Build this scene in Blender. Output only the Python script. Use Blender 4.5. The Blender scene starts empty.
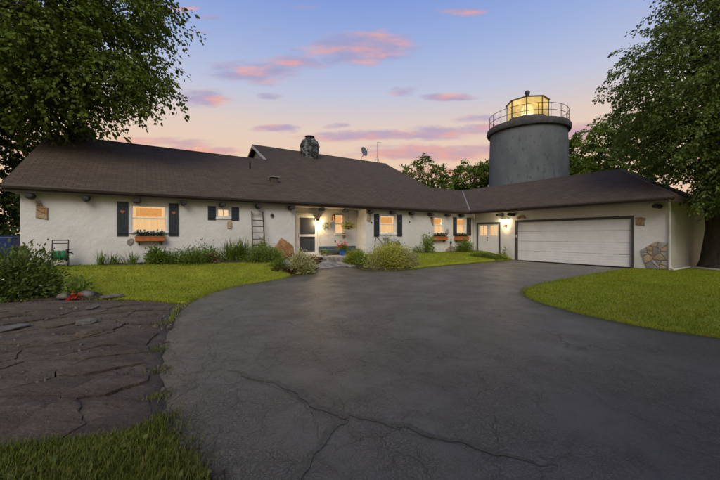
import bpy, bmesh, math, random
import numpy as np
from mathutils import Vector, Matrix, noise
from mathutils.geometry import delaunay_2d_cdt
R = math.radians
random.seed(7); np.random.seed(7)
scene = bpy.context.scene
COL = scene.collection

# ------------------------------------------------------------------ camera
F_PX, HORIZ, CAM_Z = 340.0, 235.5, 1.42          # focal length and horizon in the 720 x 480 photograph
cam_d = bpy.data.cameras.new('camera'); cam = bpy.data.objects.new('camera', cam_d); COL.objects.link(cam)
cam_d.sensor_width = 36; cam_d.lens = 17.0; cam_d.shift_y = -(240 - HORIZ) / 720
cam_d.clip_end = 3000; cam_d.clip_start = .05
cam.location = (0, 0, CAM_Z); cam.rotation_euler = (R(90), 0, 0)
scene.camera = cam

# ------------------------------------------------------------------ light
SUN_EL, SUN_AZ, SUN_STRENGTH = 39, 187, 2.25           # azimuth clockwise from +Y (behind the camera, to the left)
GROUND_EXPOSURE = 0.0
def lin(r, g, b):
    f = lambda c: (c / 255 / 12.92) if c / 255 <= .04045 else ((c / 255 + .055) / 1.055) ** 2.4
    return (f(r), f(g), f(b), 1)
class NT:
    """small node-tree helper"""
    def __init__(s, nt): s.nt = nt; s.n = nt.nodes; s.l = nt.links
    def node(s, t, **kw):
        n = s.n.new(t)
        for k, v in kw.items(): setattr(n, k, v)
        return n
    def link(s, a, b): s.l.new(a, b)
    def put(s, sock, v):
        if hasattr(v, 'is_output'): s.l.new(v, sock)
        else: sock.default_value = v
    def math(s, op, a, b=0, clamp=False, c=None):
        n = s.n.new('ShaderNodeMath'); n.operation = op; n.use_clamp = clamp
        s.put(n.inputs[0], a); s.put(n.inputs[1], b)
        if c is not None: s.put(n.inputs[2], c)
        return n.outputs[0]
    def vmath(s, op, a, b=(0, 0, 0), out=0):
        n = s.n.new('ShaderNodeVectorMath'); n.operation = op
        s.put(n.inputs[0], a); s.put(n.inputs[1], b)
        return n.outputs[out]
    def mix(s, fac, a, b, blend='MIX'):
        n = s.n.new('ShaderNodeMix'); n.data_type = 'RGBA'; n.blend_type = blend
        s.put(n.inputs['Factor'], fac); s.put(n.inputs[6], a); s.put(n.inputs[7], b)
        return n.outputs[2]
    def ramp(s, fac, stops, interp='LINEAR'):
        n = s.n.new('ShaderNodeValToRGB'); cr = n.color_ramp; cr.interpolation = interp
        while len(cr.elements) < len(stops): cr.elements.new(.5)
        for e, (p, c) in zip(cr.elements, stops):
            e.position = p; e.color = c if len(c) == 4 else (*c, 1)
        s.put(n.inputs[0], fac); return n.outputs[0]
    def noise(s, vec, scale, detail=4, rough=.55, dist=0, out=0):
        n = s.n.new('ShaderNodeTexNoise'); n.inputs['Scale'].default_value = scale
        n.inputs['Detail'].default_value = detail; n.inputs['Roughness'].default_value = rough
        n.inputs['Distortion'].default_value = dist
        if vec is not None: s.l.new(vec, n.inputs['Vector'])
        return n.outputs[out]
    def smooth(s, v, lo, hi):
        n = s.n.new('ShaderNodeMapRange'); n.interpolation_type = 'SMOOTHSTEP'
        s.put(n.inputs[0], v); n.inputs[1].default_value = lo; n.inputs[2].default_value = hi
        return n.outputs[0]

world = bpy.data.worlds.new('World'); scene.world = world; world.use_nodes = True
W = NT(world.node_tree); W.n.clear()
def build_sky():
    out = W.node('ShaderNodeOutputWorld')
    d = W.node('ShaderNodeTexCoord').outputs['Generated']
    sep = W.node('ShaderNodeSeparateXYZ'); W.link(d, sep.inputs[0]); X, Y, Z = sep.outputs
    grad = W.ramp(Z, [(0, lin(238, 194, 160)), (.13, lin(241, 203, 172)), (.22, lin(240, 209, 180)), (.30, lin(229, 208, 196)),
                      (.38, lin(196, 201, 222)), (.47, lin(166, 184, 226)), (.57, lin(134, 160, 222)), (.78, lin(132, 152, 206)), (1, lin(132, 148, 198))])
    # clouds: elongated banks, each at its own direction in the sky in front, and sparse drifting streaks everywhere
    Yp = W.math('MAXIMUM', Y, .08)
    cmb = W.node('ShaderNodeCombineXYZ'); W.link(W.math('DIVIDE', X, Yp), cmb.inputs[0]); W.link(W.math('DIVIDE', Z, Yp), cmb.inputs[1])
    P = cmb.outputs[0]
    wob = W.noise(W.vmath('MULTIPLY', P, (5, 12, 1)), 1.0, 5, .6, out=1)
    Pw = W.vmath('ADD', P, W.vmath('MULTIPLY', W.vmath('SUBTRACT', wob, (.5, .5, .5)), (.10, .045, 0)))
    banks = [  # photo x, y, half width, half height, weight
        (366, 48, 50, 17, 1.1), (330, 56, 46, 11, .62), (255, 72, 46, 13, .9), (298, 62, 34, 9, .8), (270, 78, 22, 6, .7), (205, 99, 26, 9, .95), (268, 95, 14, 4, .8),
        (462, 11, 24, 4, 1.0), (448, 97, 28, 4, .95), (402, 91, 15, 4, .75), (278, 127, 22, 5, 1.0), (338, 127, 13, 3, .7),
        (385, 136, 90, 5, 1.1), (455, 131, 55, 6, .95), (500, 128, 60, 5, 1.0), (430, 152, 80, 8, 1.15), (520, 150, 60, 6, 1.0), (480, 118, 30, 4, .7), (360, 153, 60, 6, .5), (470, 172, 80, 8, .95), (205, 149, 40, 6, .9), (150, 142, 70, 5, .8),
        (575, 132, 40, 9, 1.0), (180, 8, 16, 4, .8), (210, 17, 14, 3, .8), (160, 21, 14, 3, .5), (195, 33, 18, 3, .45), (300, 6, 20, 3, .35), (60, 150, 60, 9, .6), (235, 66, 20, 4, .5), (415, 63, 20, 3, .3)]
    tot = None
    for (bx, by, hw, hh, wt) in banks:
        c = ((bx - 360) / F_PX, (HORIZ - by) / F_PX, 0)
        q = W.vmath('MULTIPLY', W.vmath('SUBTRACT', Pw, c), (F_PX / hw * .8, F_PX / hh * .8, 0))
        r2 = W.vmath('DOT_PRODUCT', q, q, 1)
        v = W.math('MULTIPLY_ADD', r2, -wt, c=wt)
        tot = v if tot is None else W.math('MAXIMUM', tot, v)
    tot = W.math('MULTIPLY', W.math('MAXIMUM', tot, 0), W.smooth(Y, .1, .3))
    streak = W.noise(W.vmath('MULTIPLY', P, (11, 48, 1)), 1.0, 8, .68)
    dens = W.math('ADD', tot, W.math('MULTIPLY', W.math('SUBTRACT', streak, .5), 1.7))
    front = W.math('MULTIPLY', W.smooth(dens, .05, 1.0), W.smooth(tot, .0, .22))
    gen = W.noise(W.vmath('MULTIPLY', d, (2.2, 2.2, 11)), 1.3, 6, .6)
    haze = W.math('MULTIPLY', W.smooth(gen, .58, .78), .16)
    mask = W.math('MAXIMUM', W.math('MULTIPLY', front, .88), haze)
    tone = W.noise(W.vmath('MULTIPLY', P, (9, 34, 1)), 1.0, 3, .5)
    cc = W.ramp(tone, [(.36, lin(166, 162, 200)), (.50, lin(186, 166, 194)), (.60, lin(222, 168, 176)), (.72, lin(244, 176, 152))])
    low = W.smooth(Z, .12, .34)
    cc = W.mix(low, W.mix(.75, cc, lin(246, 166, 130)), cc)
    sky = W.mix(mask, grad, cc)
    sky = W.mix(W.smooth(Z, -.06, .0), lin(96, 92, 84), sky)
    b1 = W.node('ShaderNodeBackground'); W.link(sky, b1.inputs[0]); b1.inputs[1].default_value = .94
    ns = W.node('ShaderNodeTexSky', sky_type='NISHITA'); ns.sun_disc = False
    ns.sun_elevation = R(SUN_EL); ns.sun_rotation = R(SUN_AZ)
    b2 = W.node('ShaderNodeBackground'); W.link(ns.outputs[0], b2.inputs[0]); b2.inputs[1].default_value = .004
    add = W.node('ShaderNodeAddShader'); W.link(b1.outputs[0], add.inputs[0]); W.link(b2.outputs[0], add.inputs[1])
    W.link(add.outputs[0], out.inputs[0])
build_sky()
world.cycles.sampling_method = 'MANUAL'; world.cycles.sample_map_resolution = 256
sun_d = bpy.data.lights.new('sun', 'SUN'); sun = bpy.data.objects.new('sun', sun_d); COL.objects.link(sun)
sun_d.energy = SUN_STRENGTH; sun_d.angle = R(35); sun_d.color = (1, .905, .72)
_sd = Vector((math.sin(R(SUN_AZ)) * math.cos(R(SUN_EL)), math.cos(R(SUN_AZ)) * math.cos(R(SUN_EL)), math.sin(R(SUN_EL))))
sun.rotation_euler = (-_sd).to_track_quat('-Z', 'Y').to_euler()
sun.location = _sd * 60
vs = scene.view_settings
scene.cycles.max_bounces = 6; scene.cycles.diffuse_bounces = 3; scene.cycles.glossy_bounces = 2; scene.cycles.transmission_bounces = 3; scene.cycles.transparent_max_bounces = 8
vs.view_transform = 'Standard'; vs.look = 'None'; vs.gamma = 1; vs.exposure = GROUND_EXPOSURE; vs.use_curve_mapping = False

# ------------------------------------------------------------------ frames: house axes, pixels to places
DX = np.array([530., 340.]) / math.hypot(530, 340)       # along the long front wall, to the right
DN = np.array([-DX[1], DX[0]])                           # into the house
CN = np.array([7.21, 21.5])                              # inner corner of the two wings
TH = math.atan2(DX[1], DX[0])
def loc(x, y):
    p = np.array([x, y]) - CN; return float(p @ DX), float(p @ DN)
def wor(xl, yl, z=0.):
    p = CN + xl * DX + yl * DN; return Vector((p[0], p[1], z))
def s01(t): t = max(0., min(1., t)); return t * t * (3 - 2 * t)
def g(x, y):
    xl, yl = loc(x, y)
    h = .42 * s01((yl + 3.6) / 3.1)
    walk = s01((xl + 11.0) / .5) * s01((-8.3 - xl) / .5)
    h *= 1 - .5 * walk * (1 if yl < .2 else 0)
    return h
def ray(px, py): return (px - 360) / F_PX, (HORIZ - py) / F_PX
def on_main(px, py, y=0.):                                # a wall parallel to the long front
    u, v = ray(px, py); r = np.array([u, 1.]); t = (DN @ CN + y) / (DN @ r)
    return loc(*(t * r))[0], v * t + CAM_Z
def on_gar(px, py, x=0.):                                 # a wall parallel to the garage front; a runs to the right
    u, v = ray(px, py); r = np.array([u, 1.]); t = (DX @ CN + x) / (DX @ r)
    return -loc(*(t * r))[1], v * t + CAM_Z
def on_roof(px, py):
    u, v = ray(px, py); r = np.array([u, 1.])
    t = (3.1 - .5 * (DN @ CN) - CAM_Z) / (v - .5 * (DN @ r)); p = loc(*(t * r)); return p[0], p[1], v * t + CAM_Z
def gnd(px, py):
    u, v = ray(px, py); z = 0.
    for _ in range(30):
        t = (CAM_Z - z) / max(-v, 1e-4); z = .5 * z + .5 * g(u * t, t)
    return (u * t, t)
def at_depth(px, py, t):
    u, v = ray(px, py); return Vector((u * t, t, CAM_Z + v * t))

# ------------------------------------------------------------------ materials
MATS = {}
def mat(name, c1, c2=None, scale=6., rough=.7, bump=0., bscale=30., metal=0., spec=.4, c3=None, coord='obj', stretch=(1, 1, 1), objrand=0., detail=5, lo=.35, hi=.65):
    if name in MATS: return MATS[name]
    m = bpy.data.materials.new(name); m.use_nodes = True; T = NT(m.node_tree)
    b = T.n['Principled BSDF']
    if coord == 'obj': vec = T.node('ShaderNodeTexCoord').outputs['Object']
    else: vec = T.node('ShaderNodeNewGeometry').outputs['Position']
    vec = T.vmath('MULTIPLY', vec, stretch)
    col = c1 if len(c1) == 4 else (*c1, 1)
    c = col
    if c2:
        c = T.ramp(T.noise(vec, scale, detail), [(lo, c1), (hi, c2)])
        if c3: c = T.mix(T.smooth(T.noise(vec, scale * 3.3, 3), .55, .72), c, (*c3, 1))
    if objrand:
        oi = T.node('ShaderNodeObjectInfo').outputs['Random']
        k = T.math('MULTIPLY_ADD', oi, 2 * objrand, c=1 - objrand)
        c = _scale(T, c, k)
    T.put(b.inputs['Base Color'], c)
    b.inputs['Roughness'].default_value = rough; b.inputs['Metallic'].default_value = metal
    b.inputs['Specular IOR Level'].default_value = spec
    if bump:
        bn = T.node('ShaderNodeBump'); bn.inputs['Strength'].default_value = 1; bn.inputs['Distance'].default_value = bump
        T.link(T.noise(vec, bscale, 5, .6), bn.inputs['Height']); T.link(bn.outputs[0], b.inputs['Normal'])
    MATS[name] = m; return m
def _scale(T, c, k):
    n = T.node('ShaderNodeVectorMath', operation='SCALE'); T.put(n.inputs[0], c if hasattr(c, 'is_output') else c[:3]); T.link(k, n.inputs['Scale'])
    return n.outputs[0]
def emit(name, col, strength, c2=None, scale=8., stretch=(1, 1, 1)):
    if name in MATS: return MATS[name]
    m = bpy.data.materials.new(name); m.use_nodes = True; T = NT(m.node_tree); T.n.clear()
    o = T.node('ShaderNodeOutputMaterial'); e = T.node('ShaderNodeEmission'); e.inputs[1].default_value = strength
    if c2:
        vec = T.vmath('MULTIPLY', T.node('ShaderNodeTexCoord').outputs['Object'], stretch)
        T.link(T.ramp(T.noise(vec, scale, 3), [(.35, col), (.65, c2)]), e.inputs[0])
    else: e.inputs[0].default_value = (*col[:3], 1)
    T.link(e.outputs[0], o.inputs[0]); MATS[name] = m; return m
def glass(name, tint=(1, 1, 1), refl=.12):
    if name in MATS: return MATS[name]
    m = bpy.data.materials.new(name); m.use_nodes = True; T = NT(m.node_tree); T.n.clear()
    o = T.node('ShaderNodeOutputMaterial'); tr = T.node('ShaderNodeBsdfTransparent'); tr.inputs[0].default_value = (*tint, 1)
    gl = T.node('ShaderNodeBsdfGlossy'); gl.inputs['Roughness'].default_value = .04
    gm = T.node('ShaderNodeNewGeometry'); cs = T.math('ABSOLUTE', T.vmath('DOT_PRODUCT', gm.outputs['Normal'], gm.outputs['Incoming'], 1))
    mx = T.node('ShaderNodeMixShader'); T.link(T.math('MULTIPLY_ADD', T.math('POWER', T.math('SUBTRACT', 1, cs), 5), .9, c=.04 + refl * .2), mx.inputs[0])
    T.link(tr.outputs[0], mx.inputs[1]); T.link(gl.outputs[0], mx.inputs[2]); T.link(mx.outputs[0], o.inputs[0])
    MATS[name] = m; return m
def leafmat(name, stops, transl=.4, rough=.6):
    """foliage: every leaf takes one colour out of the range"""
    if name in MATS: return MATS[name]
    m = bpy.data.materials.new(name); m.use_nodes = True; T = NT(m.node_tree)
    b = T.n['Principled BSDF']; o = T.n['Material Output']
    rnd = T.node('ShaderNodeNewGeometry').outputs['Random Per Island']
    k = len(stops) - 1
    c = T.ramp(rnd, [(i / k, s) for i, s in enumerate(stops)])
    pos = T.node('ShaderNodeNewGeometry').outputs['Position']
    c = T.mix(T.math('MULTIPLY', T.smooth(T.noise(pos, 1.7, 3), .35, .7), .45), c, (*stops[-1][:3], 1))
    T.link(c, b.inputs['Base Color']); b.inputs['Roughness'].default_value = rough; b.inputs['Specular IOR Level'].default_value = .25
    tl = T.node('ShaderNodeBsdfTranslucent'); T.link(c, tl.inputs[0])
    mx = T.node('ShaderNodeMixShader'); mx.inputs[0].default_value = transl
    T.link(b.outputs[0], mx.inputs[1]); T.link(tl.outputs[0], mx.inputs[2]); T.link(mx.outputs[0], o.inputs[0])
    MATS[name] = m; return m

def stucco_mat():
    m = bpy.data.materials.new('whitewash'); m.use_nodes = True; T = NT(m.node_tree); b = T.n['Principled BSDF']
    vec = T.node('ShaderNodeTexCoord').outputs['Object']
    n1 = T.noise(vec, .9, 5); n2 = T.noise(T.vmath('MULTIPLY', vec, (1, 1, .22)), 2.6, 6, .65)
    c = T.ramp(n1, [(.3, (.58, .575, .55)), (.7, (.67, .665, .64))])
    c = T.mix(T.math('MULTIPLY', T.smooth(n2, .56, .74), .22), c, (.44, .42, .34, 1))
    sep = T.node('ShaderNodeSeparateXYZ'); T.link(vec, sep.inputs[0])
    wet = T.math('MULTIPLY', T.smooth(T.math('MULTIPLY_ADD', T.noise(vec, 2.2, 5), 1.0, c=sep.outputs[2]), 1.35, .75), .45)   # splashed earth stains
    c = T.mix(wet, c, (.38, .37, .30, 1))
    T.link(c, b.inputs['Base Color']); b.inputs['Roughness'].default_value = .85; b.inputs['Specular IOR Level'].default_value = .2
    bn = T.node('ShaderNodeBump'); bn.inputs['Distance'].default_value = .02
    T.link(T.math('ADD', T.noise(vec, 5, 4), T.math('MULTIPLY', T.noise(vec, 26, 4), .35)), bn.inputs['Height']); T.link(bn.outputs[0], b.inputs['Normal'])
    return m
def shingle_mat(name, axis):
    m = bpy.data.materials.new(name); m.use_nodes = True; T = NT(m.node_tree); b = T.n['Principled BSDF']
    vec = T.node('ShaderNodeTexCoord').outputs['Object']
    sep = T.node('ShaderNodeSeparateXYZ'); T.link(vec, sep.inputs[0])
    along, up = (sep.outputs[0], sep.outputs[2]) if axis == 'x' else (sep.outputs[1], sep.outputs[2])
    cmb = T.node('ShaderNodeCombineXYZ'); T.link(along, cmb.inputs[0]); T.link(T.math('MULTIPLY', up, 2.236), cmb.inputs[1])
    br = T.node('ShaderNodeTexBrick'); T.link(cmb.outputs[0], br.inputs['Vector'])
    br.inputs['Scale'].default_value = 1; br.inputs['Brick Width'].default_value = .31; br.inputs['Row Height'].default_value = .145
    br.inputs['Mortar Size'].default_value = .012; br.inputs['Mortar Smooth'].default_value = .2; br.inputs['Bias'].default_value = 0
    br.inputs['Color1'].default_value = (.068, .050, .036, 1); br.inputs['Color2'].default_value = (.108, .082, .060, 1); br.inputs['Mortar'].default_value = (.035, .028, .024, 1)
    n = T.noise(vec, .8, 4); st = T.noise(T.vmath('MULTIPLY', vec, (1.6, .5, .5) if axis == 'x' else (.5, 1.6, .5)), 1.2, 4)
    c = T.mix(T.math('MULTIPLY', T.smooth(n, .35, .7), .5), br.outputs[0], (.078, .060, .045, 1))
    c = T.mix(T.math('MULTIPLY', T.smooth(st, .55, .75), .4), c, (.055, .043, .038, 1))
    c = T.mix(T.math('MULTIPLY', T.noise(vec, 90, 2), .35), c, (.125, .098, .075, 1))
    T.link(c, b.inputs['Base Color']); b.inputs['Roughness'].default_value = .93; b.inputs['Specular IOR Level'].default_value = .15
    bn = T.node('ShaderNodeBump'); bn.inputs['Distance'].default_value = .012
    T.link(T.math('ADD', T.math('MULTIPLY', br.outputs[1], -1), T.math('MULTIPLY', T.noise(vec, 60, 2), .5)), bn.inputs['Height']); T.link(bn.outputs[0], b.inputs['Normal'])
    return m
def asphalt_mat():
    m = bpy.data.materials.new('asphalt'); m.use_nodes = True; T = NT(m.node_tree); b = T.n['Principled BSDF']
    pos = T.node('ShaderNodeNewGeometry').outputs['Position']
    warp = T.vmath('ADD', pos, T.vmath('MULTIPLY', T.vmath('SUBTRACT', T.noise(pos, 1.1, 4, .6, out=1), (.5, .5, .5)), (1.3, 1.3, 0)))
    warp2 = T.vmath('ADD', pos, T.vmath('MULTIPLY', T.vmath('SUBTRACT', T.noise(pos, 5, 3, .6, out=1), (.5, .5, .5)), (.25, .25, 0)))
    def cracks(v, sc, w):
        vo = T.node('ShaderNodeTexVoronoi', feature='DISTANCE_TO_EDGE'); vo.voronoi_dimensions = '2D'; T.link(v, vo.inputs['Vector']); vo.inputs['Scale'].default_value = sc
        return T.smooth(vo.outputs['Distance'], w, w * .25)
    area = T.noise(pos, .33, 3)
    sep = T.node('ShaderNodeSeparateXYZ'); T.link(pos, sep.inputs[0])
    left = T.smooth(T.math('ADD', sep.outputs[0], T.math('MULTIPLY', sep.outputs[1], .12)), 1.2, -1.6)     # the older, crazed half of the drive
    big = T.math('MULTIPLY', T.math('MULTIPLY', cracks(warp, .42, .012), T.smooth(T.noise(pos, .5, 2), .46, .6)), .8)
    band = T.math('MULTIPLY', T.math('MULTIPLY', cracks(warp, .30, .05), T.smooth(T.noise(pos, .4, 2), .38, .52)), T.smooth(T.noise(pos, 8, 3), .25, .6))   # rubbed-down sealed seams
    fine = T.math('MULTIPLY', cracks(warp2, 5.2, .030), T.math('MULTIPLY', T.smooth(T.math('ADD', area, T.math('MULTIPLY', left, .16)), .46, .66), .7))
    med = T.math('MULTIPLY', cracks(warp2, 1.9, .010), T.math('MULTIPLY', T.smooth(T.math('ADD', area, T.math('MULTIPLY', left, .14)), .44, .6), .75))
    agg = T.noise(pos, 210, 2, .7); peb = T.noise(pos, 62, 3, .65); tone = T.noise(pos, .55, 6, .62); blot = T.noise(pos, 3.2, 5, .65)
    ve = T.node('ShaderNodeTexVoronoi', feature='DISTANCE_TO_EDGE'); ve.voronoi_dimensions = '2D'; T.link(T.vmath('ADD', warp2, T.vmath('MULTIPLY', T.vmath('SUBTRACT', T.noise(pos, 21, 3, .7, out=1), (.5, .5, .5)), (.07, .07, 0))), ve.inputs['Vector']); ve.inputs['Scale'].default_value = 31
    gapm = T.math('MULTIPLY', T.smooth(ve.outputs['Distance'], .16, .02), T.smooth(T.noise(pos, 1.3, 4, .6), .30, .62))      # leathery worn binder between the stones
    c = T.ramp(tone, [(.3, (.112, .100, .075)), (.7, (.178, .160, .124))])
    c = T.mix(T.math('MULTIPLY', T.smooth(blot, .48, .68), .40), c, (.040, .034, .026, 1))
    c = T.mix(T.math('MULTIPLY', T.smooth(peb, .47, .60), .50), c, (.150, .136, .108, 1))
    c = T.mix(T.math('MULTIPLY', T.smooth(agg, .54, .66), .55), c, (.26, .24, .20, 1))
    c = T.mix(T.math('MULTIPLY', gapm, .34), c, (.028, .024, .018, 1))
    c = T.mix(T.math('MULTIPLY', T.smooth(T.noise(pos, 1.9, 4, .6), .62, .74), .35), c, (.085, .056, .032, 1))
    c = T.mix(left, c, T.mix(.14, c, (.18, .17, .15, 1)))
    c = T.mix(T.math('MULTIPLY', band, .42), c, (.16, .15, .13, 1))
    dark = T.math('MAXIMUM', T.math('MAXIMUM', T.math('MULTIPLY', fine, .7), med), big)
    c = T.mix(T.math('MULTIPLY', dark, .5), c, (.022, .019, .016, 1))
    T.link(c, b.inputs['Base Color']); b.inputs['Specular IOR Level'].default_value = .22
    T.link(T.math('MULTIPLY_ADD', peb, .3, c=.20), b.inputs['Roughness'])
    bn = T.node('ShaderNodeBump'); bn.inputs['Distance'].default_value = .011
    h = T.math('SUBTRACT', T.math('ADD', T.math('ADD', T.math('MULTIPLY', agg, .35), T.math('MULTIPLY', peb, .9)), T.math('MULTIPLY', gapm, -.55)), T.math('MULTIPLY', dark, 1.3))
    T.link(h, bn.inputs['Height']); T.link(bn.outputs[0], b.inputs['Normal'])
    return m
M_STUCCO = stucco_mat(); M_ROOFX = shingle_mat('shingles_front', 'x'); M_ROOFY = shingle_mat('shingles_wing', 'y'); M_ASPH = asphalt_mat()
M_FASCIA = mat('fascia_brown', (.055, .042, .036), (.075, .058, .05), 3, .6)
M_LOG = mat('dark_log', (.020, .020, .023), (.042, .040, .042), 9, .8, .01, 12)
M_TRIM = mat('white_trim', (.62, .62, .60), (.72, .72, .70), 5, .5)
M_DARKTRIM = mat('dark_trim', (.045, .042, .035), (.065, .06, .05), 8, .6)
M_DOORW = mat('door_white', (.66, .66, .645), (.73, .725, .71), 2.5, .45, .002, 60)
M_SLATE = mat('slate_shutter', (.016, .021, .027), (.030, .037, .045), 12, .6, .003, 60)
M_COPPER = mat('copper_inlay', (.42, .15, .07), (.30, .10, .05), 20, .5)
M_TERRA = mat('terracotta_wood', (.46, .135, .03), (.34, .10, .025), 14, .65, .004, 50)
M_SCREEN = mat('screen_mesh', (.035, .042, .055), (.055, .065, .08), 30, .35)
M_GLASS = glass('window_glass')
M_CURT = emit('lit_curtain', lin(255, 214, 160), 1.0, lin(246, 190, 128), 5, (9, 9, .6))
M_CURT2 = emit('lit_valance', lin(226, 150, 78), .95, lin(244, 180, 108), 14, (3, 3, 3))
M_CURT3 = emit('lit_lace', lin(255, 224, 176), 1.0, lin(248, 204, 150), 16, (2, 2, 1))
M_BULB = emit('bulb', (1, .78, .42), 14)
M_IRON = mat('dark_iron', (.018, .018, .018), (.032, .03, .028), 15, .5)
M_COPL = mat('lamp_copper', (.20, .09, .05), (.12, .06, .035), 20, .45, metal=.5)
M_SOIL = mat('garden_soil', (.030, .022, .016), (.055, .040, .028), 9, .95, .03, 25, coord='w')
M_SAND = mat('orange_sandstone', (.30, .155, .06), (.42, .24, .11), 5, .85, .03, 14, c3=(.20, .12, .06), objrand=.12)
M_TAN = mat('tan_fieldstone', (.32, .245, .155), (.42, .335, .225), 6, .85, .02, 18, c3=(.24, .15, .08), objrand=.2)
M_GREYST = mat('grey_fieldstone', (.22, .205, .19), (.33, .31, .285), 6, .85, .02, 18, objrand=.25)
M_MORTAR = mat('old_mortar', (.26, .225, .175), (.33, .29, .235), 12, .95, .01, 40)

# ------------------------------------------------------------------ mesh helpers
class MB:
    def __init__(s): s.v = []; s.f = []
    def add(s, vs, fs):
        o = len(s.v); s.v += [tuple(p) for p in vs]; s.f += [tuple(i + o for i in f) for f in fs]; return s
    def box(s, x0, x1, y0, y1, z0, z1, F=None):
        c = [(x0, y0, z0), (x1, y0, z0), (x1, y1, z0), (x0, y1, z0), (x0, y0, z1), (x1, y0, z1), (x1, y1, z1), (x0, y1, z1)]
        if F: c = [F(*p) for p in c]
        return s.add(c, [(0, 3, 2, 1), (4, 5, 6, 7), (0, 1, 5, 4), (1, 2, 6, 5), (2, 3, 7, 6), (3, 0, 4, 7)])
    def prism(s, pts, vec):
        n = len(pts); vec = Vector(vec); a = [Vector(p) for p in pts]; b = [p + vec for p in a]
        return s.add(a + b, [tuple(range(n))[::-1], tuple(range(n, 2 * n))] + [(i, (i + 1) % n, n + (i + 1) % n, n + i) for i in range(n)])
    def tube(s, pts, r, n=8, cap=True):
        pts = [Vector(p) for p in pts]; k = len(pts); rs = r if isinstance(r, (list, tuple)) else [r] * k
        up = Vector((.13, .21, 1)).normalized(); vs_ = []
        for i, p in enumerate(pts):
            d = (pts[min(i + 1, k - 1)] - pts[max(i - 1, 0)]).normalized()
            if abs(d.dot(up)) > .98: up = Vector((1, .1, .05)).normalized()
            a = d.cross(up).normalized(); b = a.cross(d).normalized()
            vs_ += [p + (a * math.cos(2 * math.pi * j / n) + b * math.sin(2 * math.pi * j / n)) * rs[i] for j in range(n)]
        fs = [(i * n + j, i * n + (j + 1) % n, (i + 1) * n + (j + 1) % n, (i + 1) * n + j) for i in range(k - 1) for j in range(n)]
        if cap: fs += [tuple(range(n))[::-1], tuple(range((k - 1) * n, k * n))]
        return s.add(vs_, fs)
    def lathe(s, prof, c=(0, 0, 0), n=16, rot=0.):
        k = len(prof); vs_ = [(c[0] + r * math.cos(rot + 2 * math.pi * j / n), c[1] + r * math.sin(rot + 2 * math.pi * j / n), c[2] + z) for r, z in prof for j in range(n)]
        fs = [(i * n + j, i * n + (j + 1) % n, (i + 1) * n + (j + 1) % n, (i + 1) * n + j) for i in range(k - 1) for j in range(n)]
        if prof[0][0] > 1e-4: fs.append(tuple(range(n))[::-1])
        if prof[-1][0] > 1e-4: fs.append(tuple(range((k - 1) * n, k * n)))
        return s.add(vs_, fs)
    def build(s, name, m, parent=None, smooth=False, bevel=0., fix=True):
        me = bpy.data.meshes.new(name); me.from_pydata([tuple(p) for p in s.v], [], s.f)
        if fix:
            bm = bmesh.new(); bm.from_mesh(me); bmesh.ops.recalc_face_normals(bm, faces=bm.faces); bm.to_mesh(me); bm.free()
        me.materials.append(m)
        if smooth:
            me.polygons.foreach_set('use_smooth', [True] * len(me.polygons))
            try: me.set_sharp_from_angle(angle=R(40))
            except Exception: pass
        o = bpy.data.objects.new(name, me); COL.objects.link(o)
        if parent: o.parent = parent
        if bevel:
            b = o.modifiers.new('bevel', 'BEVEL'); b.width = bevel; b.segments = 2; b.limit_method = 'ANGLE'; b.angle_limit = R(40)
        return o
def tag(o, label=None, cat=None, group=None, kind=None):
    if label: o['label'] = label
    if cat: o['category'] = cat
    if group: o['group'] = group
    if kind: o['kind'] = kind
    return o
def thing(name, label, cat, pos=(0, 0, 0), rz=0., group=None):
    o = bpy.data.objects.new(name, None); COL.objects.link(o); o.empty_display_size = .2
    o.location = pos; o.rotation_euler = (0, 0, rz); return tag(o, label, cat, group)
def raw_mesh(name, V, Fv, m, parent=None, smooth=False):
    """fast numpy mesh, all faces with the same corner count"""
    me = bpy.data.meshes.new(name); V = np.asarray(V, np.float32).reshape(-1, 3); Fv = np.asarray(Fv, np.int32); k = Fv.shape[1]
    me.vertices.add(len(V)); me.vertices.foreach_set('co', V.ravel())
    me.loops.add(Fv.size); me.loops.foreach_set('vertex_index', Fv.ravel())
    me.polygons.add(len(Fv)); me.polygons.foreach_set('loop_start', np.arange(len(Fv), dtype=np.int32) * k)
    me.polygons.foreach_set('loop_total', np.full(len(Fv), k, np.int32))
    if smooth: me.polygons.foreach_set('use_smooth', np.ones(len(Fv), bool))
    me.update(calc_edges=True); me.materials.append(m)
    o = bpy.data.objects.new(name, me); COL.objects.link(o)
    if parent: o.parent = parent
    return o
def in_poly(P, poly):
    P = np.asarray(P, float); poly = np.asarray(poly, float); ins = np.zeros(len(P), bool); j = len(poly) - 1
    for i in range(len(poly)):
        (xi, yi), (xj, yj) = poly[i], poly[j]
        c = ((yi > P[:, 1]) != (yj > P[:, 1])) & (P[:, 0] < (xj - xi) * (P[:, 1] - yi) / (yj - yi + 1e-12) + xi)
        ins ^= c; j = i
    return ins
def edge_dist(P, poly):
    P = np.asarray(P, float); poly = np.asarray(poly, float); best = np.full(len(P), 1e9)
    for i in range(len(poly)):
        a, b = poly[i], poly[(i + 1) % len(poly)]; ab = b - a
        t = np.clip(((P - a) @ ab) / max(ab @ ab, 1e-9), 0, 1)
        best = np.minimum(best, np.hypot(*(P - a - t[:, None] * ab).T))
    return best
def densify(poly, step):
    out = []
    for i in range(len(poly)):
        a, b = np.array(poly[i], float), np.array(poly[(i + 1) % len(poly)], float); k = max(1, int(np.hypot(*(b - a)) / step))
        out += [tuple(a + (b - a) * t / k) for t in range(k)]
    return out
def densify_open(pts, step): return densify(pts, step)[:-max(1, int(math.dist(pts[-1], pts[0]) / step))] + [pts[-1]]
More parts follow.
